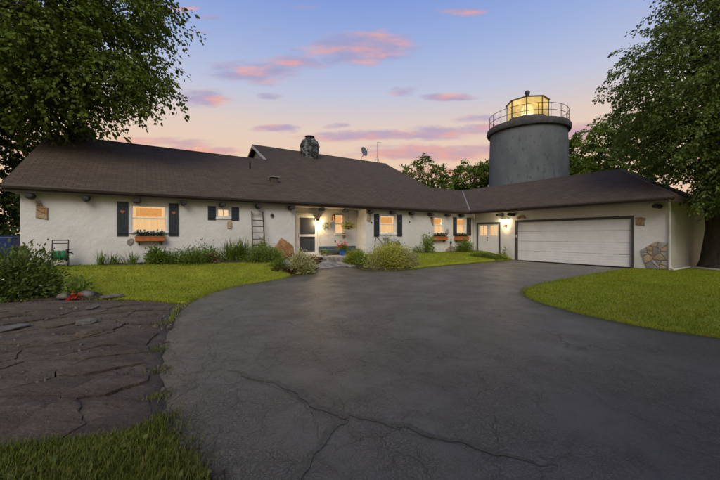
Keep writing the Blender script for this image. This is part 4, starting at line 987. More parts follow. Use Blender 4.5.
def strap_plant(name, label, cat, x, y, n, length, spread, kind, seed, group=None, width=.022, flowers=None, nf=0, z=None):
    """clump of arching strap leaves"""
    rng = np.random.RandomState(seed); z0 = g(x, y) if z is None else z; t = thing(name, label, cat, (x, y, z0), 0, group); V = []; Fq = []
    for k in range(n):
        q = rng.uniform(0, 6.2832); L = length * rng.uniform(.6, 1.15); lean = rng.uniform(.15, 1.) * spread; b = np.array([rng.normal() * .05 * spread / .5, rng.normal() * .05 * spread / .5, 0]); dirh = np.array([math.cos(q), math.sin(q), 0]); side = np.array([-dirh[1], dirh[0], 0]); o = len(V); m_ = 5
        for i in range(m_ + 1):
            s_ = i / m_; p = b + dirh * L * lean * s_ ** 1.4 * 1.1 + np.array([0, 0, L * (s_ - .55 * lean * s_ ** 2.4)]); w = width * (1 - s_ ** 2.2) * .5 + .001
            V += [p - side * w, p + side * w]
        Fq += [(o + 2 * i, o + 2 * i + 1, o + 2 * i + 3, o + 2 * i + 2) for i in range(m_)]
    raw_mesh('foliage', V, Fq, LM[kind], t)
    if flowers:
        mb = MB(); bl = []; bd = []
        for k in range(nf):
            q = rng.uniform(0, 6.2832); r_ = rng.uniform(.05, .5) * spread * length; top = np.array([r_ * math.cos(q), r_ * math.sin(q), length * rng.uniform(.75, 1.1)]); mb.tube([(0, 0, 0), top * .5 + np.array([0, 0, .06]), top], [.005, .004, .003], 4, False)
            for j in range(18): bl.append(top + rng.normal(size=3) * .035); bd.append(rng.normal(size=3) + np.array([0, 0, .5]))
        mb.build('flower_stem', M_STEM, t); leaves('blossom', np.array(bl), np.array(bd), .045, flowers, t, rng, .8, .1)
    return t
def tree(name, label, x, y, h, lobes, nspray, per, leaf, kind, seed, trunk_r, group=None, spray=.7, droop=.35, limbs=9, gap=.0, trunk_lean=(0, 0), z=None, fork=.35, twigs=260):
    rng = np.random.RandomState(seed); z0 = g(x, y) - .05 if z is None else z
    t = thing(name, label, 'tree', (x, y, z0), 0, group); base = np.array([x, y, z0])
    mb = MB(); top = np.array([trunk_lean[0], trunk_lean[1], h * .82]); k = 8
    tr = [np.array([top[0] * (s_ ** 1.3), top[1] * (s_ ** 1.3), top[2] * s_]) + np.array([.12 * trunk_r * 3 * noise.noise(Vector((s_ * 4, seed, 0))), .1 * trunk_r * 3 * noise.noise(Vector((s_ * 4, seed, 5))), 0]) for s_ in np.linspace(0, 1, k)]
    rad = [trunk_r * (1.45 if i == 0 else 1) * (1 - .85 * i / (k - 1)) for i in range(k)]; tr[0] = tr[0] * 0; tr.insert(1, np.array([0, 0, .35 * trunk_r + .25])); rad.insert(1, trunk_r * 1.06)
    mb.tube(tr, rad, 14); mb.build('trunk', M_BARK, t, True)
    P = []; wts = np.array([a[3] * a[4] * a[5] for a in lobes]) ** .75; wts = wts / wts.sum()
    while len(P) < nspray:
        a = lobes[rng.choice(len(lobes), p=wts)]; d = rnd_dirs(1, rng)[0]; r_ = rng.uniform(.35, 1.0) ** .45
        p = np.array(a[:3]) + d * np.array(a[3:6]) * r_ * (1 + .16 * noise.noise(Vector(d * 2.2) + Vector((seed, a[0], 0))))
        if gap and noise.noise(Vector(p * .8) + Vector((0, seed, 0))) < -.5 + gap: continue
        P.append(p - base)
    P = np.array(P); cen = np.array([sum(a[i] * w for a, w in zip(lobes, wts)) for i in range(3)]) - base
    # limbs run from the trunk to some of the sprays, twigs to more of them
    mb = MB()
    for i in rng.choice(len(P), limbs, replace=False):
        s_ = rng.uniform(fork, .95); j = s_ * (k); b = tr[min(int(j) + 1, k)] * .999; e = P[i]; mid = b + (e - b) * .5 + np.array([0, 0, .08 * np.linalg.norm(e - b)]); r0 = trunk_r * (1 - .8 * s_) * .55 + .015
        mb.tube([b, b + (mid - b) * .5 + np.array([0, 0, .1]), mid, e], [r0, r0 * .8, r0 * .55, .012], 7, False)
    mb.build('limb', M_BARK, t, True)
    if twigs:
        mb = MB()
        for i in rng.choice(len(P), min(twigs, len(P)), replace=False):
            d = P[i] - np.array([tr[4][0], tr[4][1], P[i][2] * .75 + tr[4][2] * .25]); mb.tube([P[i] - d * .35, P[i] - d * .15 + np.array([0, 0, .06]), P[i]], [.022, .013, .006], 4, False)
        mb.build('twig', M_BARK, t)['kind'] = 'stuff'
    out = P - cen; out[:, 2] *= .35; out /= np.linalg.norm(out, axis=1)[:, None] + 1e-6
    dirs = out * .8 + rnd_dirs(len(P), rng) * .65; dirs[:, 2] -= droop; dirs /= np.linalg.norm(dirs, axis=1)[:, None]
    s_ = rng.uniform(-.15, 1., (len(P), per)); L = spray * rng.uniform(.6, 1.25, (len(P), 1))
    side = np.cross(dirs, np.array([0, 0, 1.])); side /= np.linalg.norm(side, axis=1)[:, None] + 1e-6
    C = P[:, None, :] + dirs[:, None, :] * (s_ * L)[:, :, None]; C[:, :, 2] -= (np.maximum(s_, 0) ** 2 * L) * droop * .5
    lat = rng.normal(size=(len(P), per)) * .20 * spray * (1.1 - .6 * np.maximum(s_, 0)); C += side[:, None, :] * lat[:, :, None] + rng.normal(size=(len(P), per, 3)) * .055 * spray
    D = dirs[:, None, :] * .7 + side[:, None, :] * np.sign(lat)[:, :, None] * .7 + rng.normal(size=(len(P), per, 3)) * .35
    C = C.reshape(-1, 3); D = D.reshape(-1, 3); ok = C[:, 2] > .2
    leaves('crown', C[ok], D[ok], leaf, LM[kind], t, rng, .72, .3, .35)
    return t
# the two big trees that frame the picture
MS = 1.40
tree('maple_tree', 'broad maple overhanging the left end of the roof with spreading layered boughs', -17.6, 12.2, 18, [(x * MS, y * MS, CAM_Z + (z - CAM_Z) * MS, a * MS, b * MS * .85, c * MS) for x, y, z, a, b, c in ((-10.6, 9.4, 10.0, 5.1, 3.2, 5.2), (-9.0, 9.4, 6.4, 3.4, 2.2, 1.8), (-11.4, 9.2, 6.2, 3.6, 2.6, 2.1), (-8.0, 9.5, 8.6, 2.5, 2.2, 2.6), (-6.9, 9.6, 6.0, 1.7, 1.1, .7))],
     2700, 46, .15, 'maple', 11, .5, spray=1.15, droop=.42, limbs=30, gap=.34, fork=.3, twigs=700)
tree('ash_tree', 'tall dense tree with furrowed trunk beside the garage end wall', 14.9, 14.3, 15, [(15.6, 13.2, 7.2, 4.9, 4.2, 4.6), (17.2, 13.2, 12.4, 4.4, 4.0, 5.2), (14.5, 12.2, 3.5, 2.3, 1.5, 1.4), (16.2, 12.0, 3.3, 2.0, 1.4, 1.4), (14.6, 12.4, 5.2, 2.6, 1.8, 1.8), (18.5, 13, 6, 4, 4, 4), (12.6, 13.4, 7.4, 2.0, 2.0, 2.2), (13.2, 13.2, 5.6, 1.9, 1.7, 1.7)],
     3700, 46, .115, 'ash', 12, .42, spray=.8, droop=.45, limbs=24, fork=.25, twigs=400)
# trees beyond the house
tree('leafy_tree', 'rounded mid green tree between the tower and the tall garage tree', 19.3, 27.5, 10.5, [(19.3, 27.5, 6.4, 3.6, 3.0, 3.8), (17.6, 27, 5.6, 2.2, 2, 2.6), (21.5, 27, 8.2, 3, 3, 3)], 620, 36, .22, 'mid', 13, .25, spray=.9, limbs=12, twigs=100)
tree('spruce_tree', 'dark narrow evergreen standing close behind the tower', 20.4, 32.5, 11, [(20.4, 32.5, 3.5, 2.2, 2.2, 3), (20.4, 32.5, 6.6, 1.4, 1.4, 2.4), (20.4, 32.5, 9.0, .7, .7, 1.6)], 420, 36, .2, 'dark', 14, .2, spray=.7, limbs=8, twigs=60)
tree('sapling_tree', 'sparse young tree rising behind the right end of the tall roof', 5.9, 32, 9.2, [(5.9, 32, 7.2, 2.0, 1.8, 1.5), (5.6, 32, 5.6, 1.9, 1.8, 1.6), (7.2, 32, 6.2, 1.0, 1, 1)], 210, 30, .20, 'maple', 15, .14, spray=.8, limbs=14, gap=.16, twigs=120)
tree('thicket_tree', 'bushy light green tree behind the roof left of the tower', 11.0, 34, 9.5, [(11.3, 34, 7.0, 2.0, 2, 1.9), (9.0, 34, 6.0, 1.7, 1.6, 1.5), (12.8, 34, 6.6, 1.4, 1.5, 2.6)], 420, 34, .2, 'mid', 16, .16, spray=.8, limbs=16, gap=.06, twigs=120)
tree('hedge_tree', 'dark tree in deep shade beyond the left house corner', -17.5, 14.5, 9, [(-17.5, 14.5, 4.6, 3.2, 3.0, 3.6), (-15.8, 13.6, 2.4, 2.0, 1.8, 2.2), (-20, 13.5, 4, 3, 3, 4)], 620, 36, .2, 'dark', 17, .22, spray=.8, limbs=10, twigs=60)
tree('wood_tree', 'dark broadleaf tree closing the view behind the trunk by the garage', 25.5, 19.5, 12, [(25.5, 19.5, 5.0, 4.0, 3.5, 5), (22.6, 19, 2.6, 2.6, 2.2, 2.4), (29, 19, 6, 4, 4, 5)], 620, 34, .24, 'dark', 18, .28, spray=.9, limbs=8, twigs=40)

# ------------------------------------------------------------------ garden beds, walk
def bed(pts, dz=.05): tag(sheet('garden_bed', rough_edge(densify(pts, .25), .04, 21.), .25, lambda x, y: g(x, y) + dz + .03 * fbm(x, y, 2.2, 8.), M_SOIL, .1), kind='structure')
W2 = lambda xl, yl: tuple(wor(xl, yl)[:2])
bed([W2(-18.9, -.01), W2(-18.9, -.55), W2(-16.6, -.9), W2(-14.2, -1.15), W2(-12.9, -1.5), W2(-11.9, -2.4)] + G([(301, 273.5), (314, 266)]) + [W2(-10.85, -.5), W2(-11.9, -.01)])
bed([W2(-8.25, -.5), W2(-8.25, -.01), W2(-5.6, -.01), W2(-5.9, -1.3)] + G([(409, 268.3), (390, 270), (375, 270.2), (363, 268.5), (352, 265)]))
bed([W2(-2.6, -.01), W2(-.03, -.01), W2(-.03, -2.6), W2(-.45, -2.5), W2(-.7, -1.0), W2(-2.4, -.5)], .045)
bed(G([(-50, 299), (0, 302.5), (40, 302), (62, 300), (98, 300), (104, 297), (90, 292), (60, 288), (-50, 284)]), .05)
M_WALK = mat('walk_stone', (.19, .18, .168), (.27, .255, .235), 3, .85, .015, 22, coord='w', c3=(.13, .12, .11), objrand=.12)
def walk():
    poly = G([(304, 270.3), (330, 268.6), (352, 267.2)]) + [W2(-8.3, -1.2), W2(-8.22, -.47), W2(-10.75, -.47), W2(-11.0, -1.2)]
    root = sheet('front_walk', poly, .2, lambda x, y: g(x, y) + .014, M_DIRT, .05); tag(root, kind='structure')
    rng = np.random.RandomState(8); A = np.array(poly); seeds = []
    while len(seeds) < 22:
        q = A.min(0) + rng.rand(2) * (A.max(0) - A.min(0))
        if in_poly([q], A)[0]: seeds.append(q)
    for cl in voronoi_cells(A, seeds):
        if poly_area(cl) < .01: continue
        cl = shrink(cl, .018); cl = [(x + .02 * nz(x, y, 5), y + .02 * nz(x, y, 5, 4.)) for x, y in densify(cl, .15)]; dz = rng.uniform(.012, .028)
        o = sheet('flagstone', cl, .3, lambda x, y: g(x, y) + .014 + dz, M_WALK, .05, root)
walk()

# ------------------------------------------------------------------ flower boxes
def flower_box(label, a0, a1, z0, z1, seed, kind):
    F = FM; t = thing('flower_box', label, 'planter', H((a0 + a1) / 2, 0, z0), TH); w = (a1 - a0) / 2; h = z1 - z0
    mb = MB()
    for b in ((-w, w, -.24, -.215, 0, h), (-w, w, -.03, -.008, 0, h), (-w, -w + .025, -.2145, -.0305, 0, h), (w - .025, w, -.2145, -.0305, 0, h)): mb.box(*b)
    mb.box(-w + .026, w - .026, -.214, -.031, .005, .02); mb.build('box', M_TERRA, t, bevel=.004)
    MB().box(-w - .012, w + .012, -.255, -.2405, h - .03, h + .005).build('lip', M_TERRA, t, bevel=.003)
    for s in (-1, 1): MB().prism([(s * w * .75 - .015, -.008, 0), (s * w * .75 - .015, -.2, -.002), (s * w * .75 - .015, -.008, -.15)], (.03, 0, 0)).build('bracket', M_IRON, t)
    MB().box(-w + .027, w - .027, -.2135, -.0315, h * .5, h * .78).build('soil', M_SOIL, t)
    rng = np.random.RandomState(seed); n = int(420 * w * 2)
    C = np.c_[rng.uniform(-w + .03, w - .03, n), rng.uniform(-.23, -.03, n), h + rng.uniform(-.03, .17, n) * (1 + .3 * np.sin(np.arange(n)))]; leaves('foliage', C, rnd_dirs(n, rng) + np.array([0, -.3, .5]), .06, LM[kind], t, rng, .6)
    P = C[rng.choice(n, n // 3)] + np.array([0, 0, .02]); leaves('blossom', np.repeat(P, 4, 0), rnd_dirs(len(P) * 4, rng) + np.array([0, -.4, .4]), .038, M_NAVY, t, rng, .8)
    return t
a0, z1 = on_main(135, 236.5, -.2); a1, z0 = on_main(165, 241, -.2)
flower_box('long terracotta flower box under the wide window with heart shutters', a0, a1, z0, z1, 31, 'dark')
a0, z1 = on_main(434.5, 236.5, -.2); a1, z0 = on_main(447.5, 240, -.2)
flower_box('terracotta flower box under the narrow window without shutters', a0, a1, z0, z1, 32, 'dark')
a0, z1 = on_main(456.5, 236.5, -.2); a1, z0 = on_main(468.5, 240, -.2)
flower_box('terracotta flower box under the shuttered window by the inner corner', a0, a1, z0, z1, 33, 'dark')
# ------------------------------------------------------------------ ladder against the wall
def ladder():
    a0, zt = on_main(252, 208, -.1); a1, _ = on_main(262.5, 208, -.1)
    b0, _ = on_main(252.8, 256, -.62); b1, _ = on_main(265.5, 256, -.62)
    zb = .36; zt = 2.42; yb, yt = -.62, -.06; c = (b0 + b1) / 2
    t = thing('ladder', 'weathered dark wooden ladder leaning on the wall left of the orange stone', 'ladder', H(c, yb, zb), TH)
    mw = mat('old_wood', (.055, .042, .032), (.095, .075, .058), 12, .85, .006, 40, stretch=(1, 1, .3))
    rel = lambda a, y, z: Vector((a - c, y - yb, z - zb))
    for (p, q) in ((rel(b0, yb, zb), rel(a0, yt, zt)), (rel(b1, yb, zb), rel(a1 + .02, yt, zt))): MB().tube([p, (p + q) / 2 + Vector((.006, 0, 0)), q], [.03, .029, .026], 8).build('rail', mw, t, True)
    for k in range(8):
        s_ = .07 + k * .125; p = rel(b0, yb, zb).lerp(rel(a0, yt, zt), s_); q = rel(b1, yb, zb).lerp(rel(a1 + .02, yt, zt), s_); MB().tube([p, q], .018, 7).build('rung', mw, t, True)
ladder()
# ------------------------------------------------------------------ porch furniture
def bench():
    a0, z1 = on_main(320.5, 247, .55); a1, z0 = on_main(359, 254, .55); w = a1 - a0 - .05; t = thing('porch_bench', 'low blue grey painted bench along the porch wall', 'bench', H((a0 + a1) / 2 - .03, .52, .47), TH)
    m = mat('blue_paint', (.055, .085, .10), (.09, .125, .14), 7, .6, .003, 40)
    for k in range(3): MB().box(-w / 2, w / 2, -.22 + k * .15, -.08 + k * .15, .235, .265).build('seat_slat', m, t, bevel=.005)
    for s in (-.44, -.0, .44):
        for y in (-.18, .16): MB().box(s * w - .03, s * w + .03, y - .03, y + .03, .0, .234).build('leg', m, t, bevel=.004)
    MB().box(-w / 2 + .04, w / 2 - .04, -.213, -.19, .15, .232).build('apron', m, t, bevel=.004)
    MB().box(-w / 2, w / 2, .232, .26, .24, .42).build('back_rail', m, t, bevel=.005)
bench()
def pot(name, label, p, r, h, m, kind, seed, flower=None, nf=30, leaf=.07, fh=.3, rz=0.):
    t = thing(name, label, 'potted plant', p, rz); rng = np.random.RandomState(seed)
    MB().lathe([(r * .68, 0), (r * .9, h * .5), (r, h * .9), (r * 1.08, h * .92), (r * 1.08, h), (r * .95, h), (r * .93, h * .86), (0, h * .86)], n=22).build('pot', m, t, True)
    n = 420; d = rnd_dirs(n, rng); d[:, 2] = np.abs(d[:, 2]); C = d * rng.uniform(.4, 1., (n, 1)) * np.array([r * 1.35, r * 1.35, fh]) + np.array([0, 0, h * .95])
    leaves('foliage', C, d + rnd_dirs(n, rng) * .6, leaf, LM[kind], t, rng, .7)
    if flower is not None:
        d = rnd_dirs(nf, rng); d[:, 2] = np.abs(d[:, 2]) * .9 + .25; P = d * np.array([r * 1.4, r * 1.4, fh * 1.15]) + np.array([0, 0, h]); bl = np.repeat(P, 9, 0) + rng.normal(size=(nf * 9, 3)) * .022
        leaves('blossom', bl, rnd_dirs(nf * 9, rng) + np.array([0, 0, .4]), .045, flower, t, rng, .85)
    return t
a, z = on_main(343.5, 254.5, -.1)
pot('flower_pot', 'bright blue glazed pot of red geraniums in front of the bench', H(a, .0, .47), .20, .27, mat('blue_glaze', (.015, .06, .26), (.03, .10, .36), 6, .25), 'mid', 51, M_RED, 26, fh=.28)
a, z = on_main(324.5, 254, .1)
pot('small_pot', 'small grey pot with pale foliage near the front door', H(a, .05, .47), .10, .13, M_GREYST, 'light', 52, None, leaf=.045, fh=.10)
def basket():
    a, z = on_main(348.5, 226, .05); t = thing('hanging_basket', 'hanging basket of yellow flowers below the porch eave', 'hanging basket', H(a, .05, z - .05), TH); rng = np.random.RandomState(61)
    MB().lathe([(0, -.12), (.12, -.10), (.19, .0), (.21, .06), (.19, .06), (.0, .03)], n=18).build('bowl', mat('coir', (.08, .05, .03), (.13, .085, .05), 20, .95, .01, 60), t, True)
    for k in range(3): q = 2.094 * k; MB().tube([(.2 * math.cos(q), .2 * math.sin(q), .05), (0, 0, .40)], .005, 4).build('chain', M_IRON, t)
    MB().tube([(0, 0, .40), (0, 0, 2.735 - (z - .05))], .006, 5).build('hook', M_IRON, t)
    n = 520; d = rnd_dirs(n, rng); C = d * rng.uniform(.4, 1., (n, 1)) * np.array([.36, .34, .15]) + np.array([0, 0, .07]); leaves('foliage', C, d + rnd_dirs(n, rng) * .6, .06, LM['light'], t, rng, .6)
    n = 120; d = rnd_dirs(n, rng); P = d * np.array([.38, .36, .17]) + np.array([0, 0, .08]); leaves('blossom', np.repeat(P, 5, 0) + rng.normal(size=(n * 5, 3)) * .012, rnd_dirs(n * 5, rng) + np.repeat(d, 5, 0), .035, M_YEL, t, rng, .8)
basket()
# ------------------------------------------------------------------ left corner: hose reel, wheelie bin, clay jar
def hose_reel():
    a, _ = on_main(60, 250, -.4); x, y, z = H(a, -.42, 0); t = thing('hose_reel', 'hose reel cart wound with green hose against the left wall', 'hose reel', (x, y, g(x, y) + .055), TH)
    mp = mat('cart_plastic', (.035, .035, .035), (.06, .058, .055), 12, .5); gh = mat('green_hose', (.015, .14, .06), (.03, .20, .09), 20, .4)
    for s in (-1, 1):
        MB().tube([(s * .19, -.16, .06), (s * .19, .02, .34), (s * .19, .12, .80)], .016, 7).build('side_frame', mp, t, True)
        MB().tube([(s * .19, .02, .34), (s * .19, .20, .02)], .014, 7).build('leg', mp, t)
        MB().lathe([(.0, -.012), (.19, -.012), (.19, .012), (0, .012)], n=22).build('reel_flange', mp, t).matrix_local = Matrix.Translation((s * .165, .0, .33)) @ Matrix.Rotation(R(90), 4, 'Y')
        MB().lathe([(.03, -.018), (.10, -.018), (.10, .018), (.03, .018)], n=18).build('wheel', M_IRON, t).matrix_local = Matrix.Translation((s * .215, -.14, .10)) @ Matrix.Rotation(R(90), 4, 'Y')
    MB().tube([(-.19, .12, .80), (.19, .12, .80)], .018, 7).build('handle', mp, t); MB().tube([(-.19, .09, .70), (.19, .09, .70)], .014, 7).build('crossbar', mp, t)
    pts = []; 
    for k in range(12 * 16): q = 6.2832 * k / 16; r_ = .135 + .012 * math.sin(k * .31); pts.append((-.145 + .29 * k / (12 * 16), r_ * math.cos(q), .33 + r_ * math.sin(q)))
    MB().tube(pts, .0135, 6).build('hose', gh, t, True)
hose_reel()
def bin_():
    x, y = (-1.035) * 11.9, 11.9; t = thing('wheelie_bin', 'dark blue wheeled refuse bin beyond the left house corner', 'bin', (x, y, g(x, y) - .05), R(18))
    m = mat('bin_blue', (.008, .022, .10), (.014, .035, .14), 6, .4)
    mb = MB(); w0, w1, d0, d1 = .22, .28, .24, .31
    mb.add([(-w0, -d0, .06), (w0, -d0, .06), (w0, d0, .06), (-w0, d0, .06), (-w1, -d1, .95), (w1, -d1, .95), (w1, d1, .95), (-w1, d1, .95)], [(0, 3, 2, 1), (4, 5, 6, 7), (0, 1, 5, 4), (1, 2, 6, 5), (2, 3, 7, 6), (3, 0, 4, 7)]); mb.build('body', m, t, bevel=.02)
    mb = MB(); mb.prism([(-.30, -.34, .955), (-.30, .32, .955), (-.30, .30, 1.01), (-.30, .0, 1.04), (-.30, -.33, 1.0)], (.60, 0, 0)); mb.build('lid', m, t, bevel=.012)
    MB().tube([(-.22, .36, .93), (.22, .36, .93)], .018, 8).build('handle', m, t)
    for s in (-1, 1): MB().lathe([(.02, -.025), (.10, -.025), (.10, .025), (.02, .025)], n=20).build('wheel', M_IRON, t).matrix_local = Matrix.Translation((s * .25, .24, .10)) @ Matrix.Rotation(R(90), 4, 'Y')
bin_()
def jar():
    a, _ = on_main(23.5, 248, -.5); x, y, z = H(a, -.5, 0)
    t = thing('clay_jar', 'brown clay jar at the foot of the left house corner', 'jar', (x, y, g(x, y) + .04)); m = mat('brown_clay', (.10, .05, .035), (.15, .08, .055), 8, .7)
    MB().lathe([(.09, 0), (.14, .15), (.15, .35), (.10, .52), (.07, .58)], n=18).build('body', m, t, True); MB().lathe([(.07, .581), (.095, .62), (.09, .66), (.065, .66), (.05, .60)], n=18).build('rim', m, t, True)
jar()
def spike_tool():
    a, z = on_main(68, 258, -.3); x, y, _ = H(a, -.3, 0); t = thing('garden_tap', 'dark standpipe tap beside the hose reel', 'tap', (x, y, g(x, y) + .05), TH)
    MB().tube([(0, 0, 0), (0, 0, .48)], .028, 8).build('pipe', M_IRON, t, True); MB().tube([(0, 0, .40), (.07, -.02, .42), (.13, -.03, .36)], .02, 8).build('spout', M_IRON, t, True); MB().tube([(-.06, 0, .50), (.06, 0, .50)], .012, 6).build('tap_handle', M_IRON, t)
spike_tool()
def finial(label, px, py, yo, h, name='iron_finial'):
    a, _ = on_main(px, py, yo); x, y, _ = H(a, yo, 0); t = thing(name, label, 'ornament', (x, y, g(x, y) + .03), TH)
    MB().lathe([(.06, 0), (.05, .04), (.025, .08), (.022, h * .6), (.05, h * .68), (.062, h * .8), (.03, h * .92), (0, h)], n=12).build('post', M_IRON, t, True)
    MB().lathe([(0, h * .98), (.035, h * 1.03), (.0, h * 1.12)], n=10).build('tip', M_IRON, t, True)
finial('dark iron finial above the arched stone patch near the inner corner', 451, 244, -.12, .72)
finial('dark iron finial behind the yellow mounded shrub', 399, 245, -.5, .72)
def trellis():
    a, _ = on_main(381, 240, -.15); x, y, _ = H(a, -.12, 0); t = thing('garden_stake', 'crossed dark garden stakes leaning under the shuttered window', 'garden stake', (x, y, g(x, y) + .02), TH)
    MB().tube([(.45, 0, .25), (-.25, .08, 1.0)], .014, 6).build('stake', M_IRON, t); MB().tube([(-.42, 0, .1), (-.25, .07, .92)], .010, 6).build('stake', M_IRON, t)
trellis()
def drain():
    p0 = wor(-.10, -9.50); t = thing('drain_pipe', 'white drain pipe lying on the lawn from the downspout past the tree', 'pipe', (0, 0, 0))
    p = [Vector((p0.x + .02, p0.y - .0, .16)), Vector((p0.x + .1, p0.y - .05, .07))] + [Vector((*gnd(px, py), 0)) for px, py in ((690, 268.8), (705, 270.5), (725, 272.5), (750, 275))]
    for q in p[2:]: q.z = .075
    MB().tube(p, .042, 9).build('pipe', MATS['gutter_white'], t, True); MB().tube([p[0] + Vector((0, 0, .06)), p[0] + Vector((0, 0, -.03))], .055, 9).build('elbow', MATS['gutter_white'], t, True)
drain()
# ------------------------------------------------------------------ planting
def at_wall(px, yo): a = on_main(px, 255, yo)[0]; p = wor(a, yo); return p.x, p.y
sp = 'strap-leaved clumps along the left wall'
for k, (px, yo, n, L) in enumerate(((102, -.35, 46, .55), (114, -.35, 50, .52), (132, -.4, 60, .55))):
    strap_plant('strap_leaf_clump', ['spiky strap-leaved clump at the wall, first beside the bare lawn edge', 'spiky strap-leaved clump at the wall between two like it', 'spiky strap-leaved clump under the flower box window'][k], 'plant', *at_wall(px, yo), n, L, .75, 'mid', 70 + k, sp)
x, y = at_wall(157, -.55); shrub('leafy_plant', 'upright leafy perennial at the wall right of the strap-leaved clumps', 'plant', x, y, .42, .32, .55, 'mid', .12, 1700, 81, width=.35)
x, y = at_wall(171, -.6); strap_plant('strap_leaf_clump', 'green strap-leaved clump against the rounded dark shrub', 'plant', x, y, 70, .55, .85, 'mid', 82)
x, y = at_wall(194, -.72); shrub('mound_shrub', 'low rounded dark green shrub below the small square window', 'shrub', x, y, .95, .5, .58, 'mid', .06, 5600, 83, rz=TH)
x, y = at_wall(208, -.25); shrub('rose_bush', 'thin open rose bush rising behind the rounded shrub', 'shrub', x, y, .32, .25, 1.15, 'mid', .085, 240, 84, open_=.9)
x, y = at_wall(220, -.75); shrub('pink_flower', 'clump of pink flowers between two green shrubs', 'flower', x, y, .42, .34, .50, 'mid', .07, 800, 85, flowers=M_PINK, nf=210, fsize=.055)
for k, (px, yo, n, L, lab) in enumerate(((230, -.6, 150, .95, 'tall daylily clump right of the pink flowers'), (241, -.65, 170, 1.0, 'tall daylily clump left of the ladder foot'))):
    strap_plant('daylily', lab, 'plant', *at_wall(px, yo), n, L, .8, 'mid', 90 + k, 'daylilies by the ladder', .028)
x, y = at_wall(257, -.95); shrub('fern_shrub', 'feathery light green shrub at the ladder foot', 'shrub', x, y, .55, .42, .72, 'light', .075, 4600, 93, rz=TH, width=.3)
x, y = at_wall(271, -1.0); shrub('fern_shrub', 'feathery light green shrub before the orange stone', 'shrub', x, y, .5, .4, .60, 'light', .075, 4000, 94, rz=TH, width=.3)
x, y = at_wall(262, -.35); shrub('leafy_plant', 'pale leafy plant growing up behind the ladder rungs', 'plant', x, y, .4, .25, .85, 'light', .08, 1100, 95, rz=TH)
x, y = gnd(279, 268.5); shrub('green_shrub', 'small dark green shrub in front of the orange stone', 'shrub', x, y, .4, .35, .38, 'mid', .06, 1300, 96)
x, y = gnd(284.5, 269); rock('boulder', 'grey rounded boulder behind the maroon-leaved plants', 'boulder', *gnd(287, 268), .30, .2, .17, 4., M_GREYST)
x, y = gnd(281, 272.5); shrub('maroon_plant', 'low maroon-leaved plant in front of the grey boulder', 'plant', x, y, .34, .2, .20, 'maroon', .07, 500, 97, rz=TH)
x, y = gnd(292, 273.3); shrub('maroon_plant', 'low maroon-leaved plant against the variegated shrub', 'plant', x, y, .22, .18, .22, 'maroon', .07, 360, 98)
x, y = gnd(302, 272); shrub('variegated_shrub', 'pale variegated shrub at the left corner of the front walk', 'shrub', x, y, .46, .40, .72, 'varieg', .06, 5000, 99)
x, y = gnd(305, 273.3); shrub('green_shrub', 'small blue green shrub at the drive edge under the variegated shrub', 'shrub', x, y, .25, .2, .26, 'mid', .05, 900, 100)
x, y = gnd(313, 265.5); shrub('rusty_plant', 'rust and yellow leaved plant beside the porch step', 'plant', x, y, .28, .24, .42, 'rust', .06, 700, 101)
# right of the walk
x, y = gnd(388, 266.5); shrub('yellow_shrub', 'large yellow and cream mounded shrub right of the front walk', 'shrub', x, y, 1.02, .7, .92, 'yellow', .07, 16000, 110, rz=TH)
x, y = gnd(404, 265.5); shrub('variegated_shrub', 'cream variegated shrub at the lawn side of the yellow mound', 'shrub', x, y, .62, .5, .70, 'varieg', .06, 6000, 111, rz=TH)
x, y = gnd(376, 268); shrub('variegated_shrub', 'cream variegated shrub at the drive side of the yellow mound', 'shrub', x, y, .5, .4, .52, 'varieg', .055, 4600, 112, rz=TH)
x, y = gnd(355.5, 264); shrub('lime_shrub', 'lime green feathery shrub at the right corner of the porch step', 'shrub', x, y, .48, .42, .66, 'lime', .06, 4600, 113)
x, y = gnd(364, 265.6); shrub('green_shrub', 'fresh green shrub between the lime shrub and the yellow mound', 'shrub', x, y, .42, .36, .48, 'light', .06, 3800, 114)
x, y = gnd(347, 263.3); shrub('maroon_plant', 'small maroon plant at the step below the blue pot', 'plant', x, y, .16, .14, .2, 'maroon', .06, 260, 115)
x, y = at_wall(391, -.8); shrub('green_shrub', 'dark green shrub behind the yellow mound', 'shrub', x, y, .55, .4, .95, 'mid', .07, 2000, 116)
x, y = at_wall(425, -.35); shrub('hosta_bush', 'broad-leaved bush alone against the blank wall', 'shrub', x, y, .72, .45, 1.12, 'light', .15, 620, 117, open_=.75, rz=TH)
x, y = at_wall(464.5, -.5); shrub('round_shrub', 'dense dark green shrub under the corner flower box', 'shrub', x, y, .72, .45, .80, 'mid', .06, 3800, 118, rz=TH)
for k, (px, py) in enumerate(((477, 257), (483, 257.6), (489, 258.3), (495, 259.2))):
    x, y = gnd(px, py); shrub('edging_plant', ['low green edging plant at the door side of the corner shrub', 'low green edging plant below the left leaf of the double door', 'low green edging plant below the door knobs', 'low green edging plant below the right leaf of the double door'][k], 'plant', x, y, .42, .28, .30 - .02 * k, 'mid', .06, 900, 120 + k, 'plants edging the double door', rz=TH - .8)
x, y = gnd(502, 259.3); shrub('lime_plant', 'bright lime plant at the post between double door and garage', 'plant', x, y, .36, .26, .34, 'lime', .08, 500, 126)
x, y = gnd(503.5, 258.5); shrub('green_shrub', 'small grey green shrub behind the bright lime plant', 'shrub', x, y, .22, .2, .62, 'mid', .06, 500, 127)
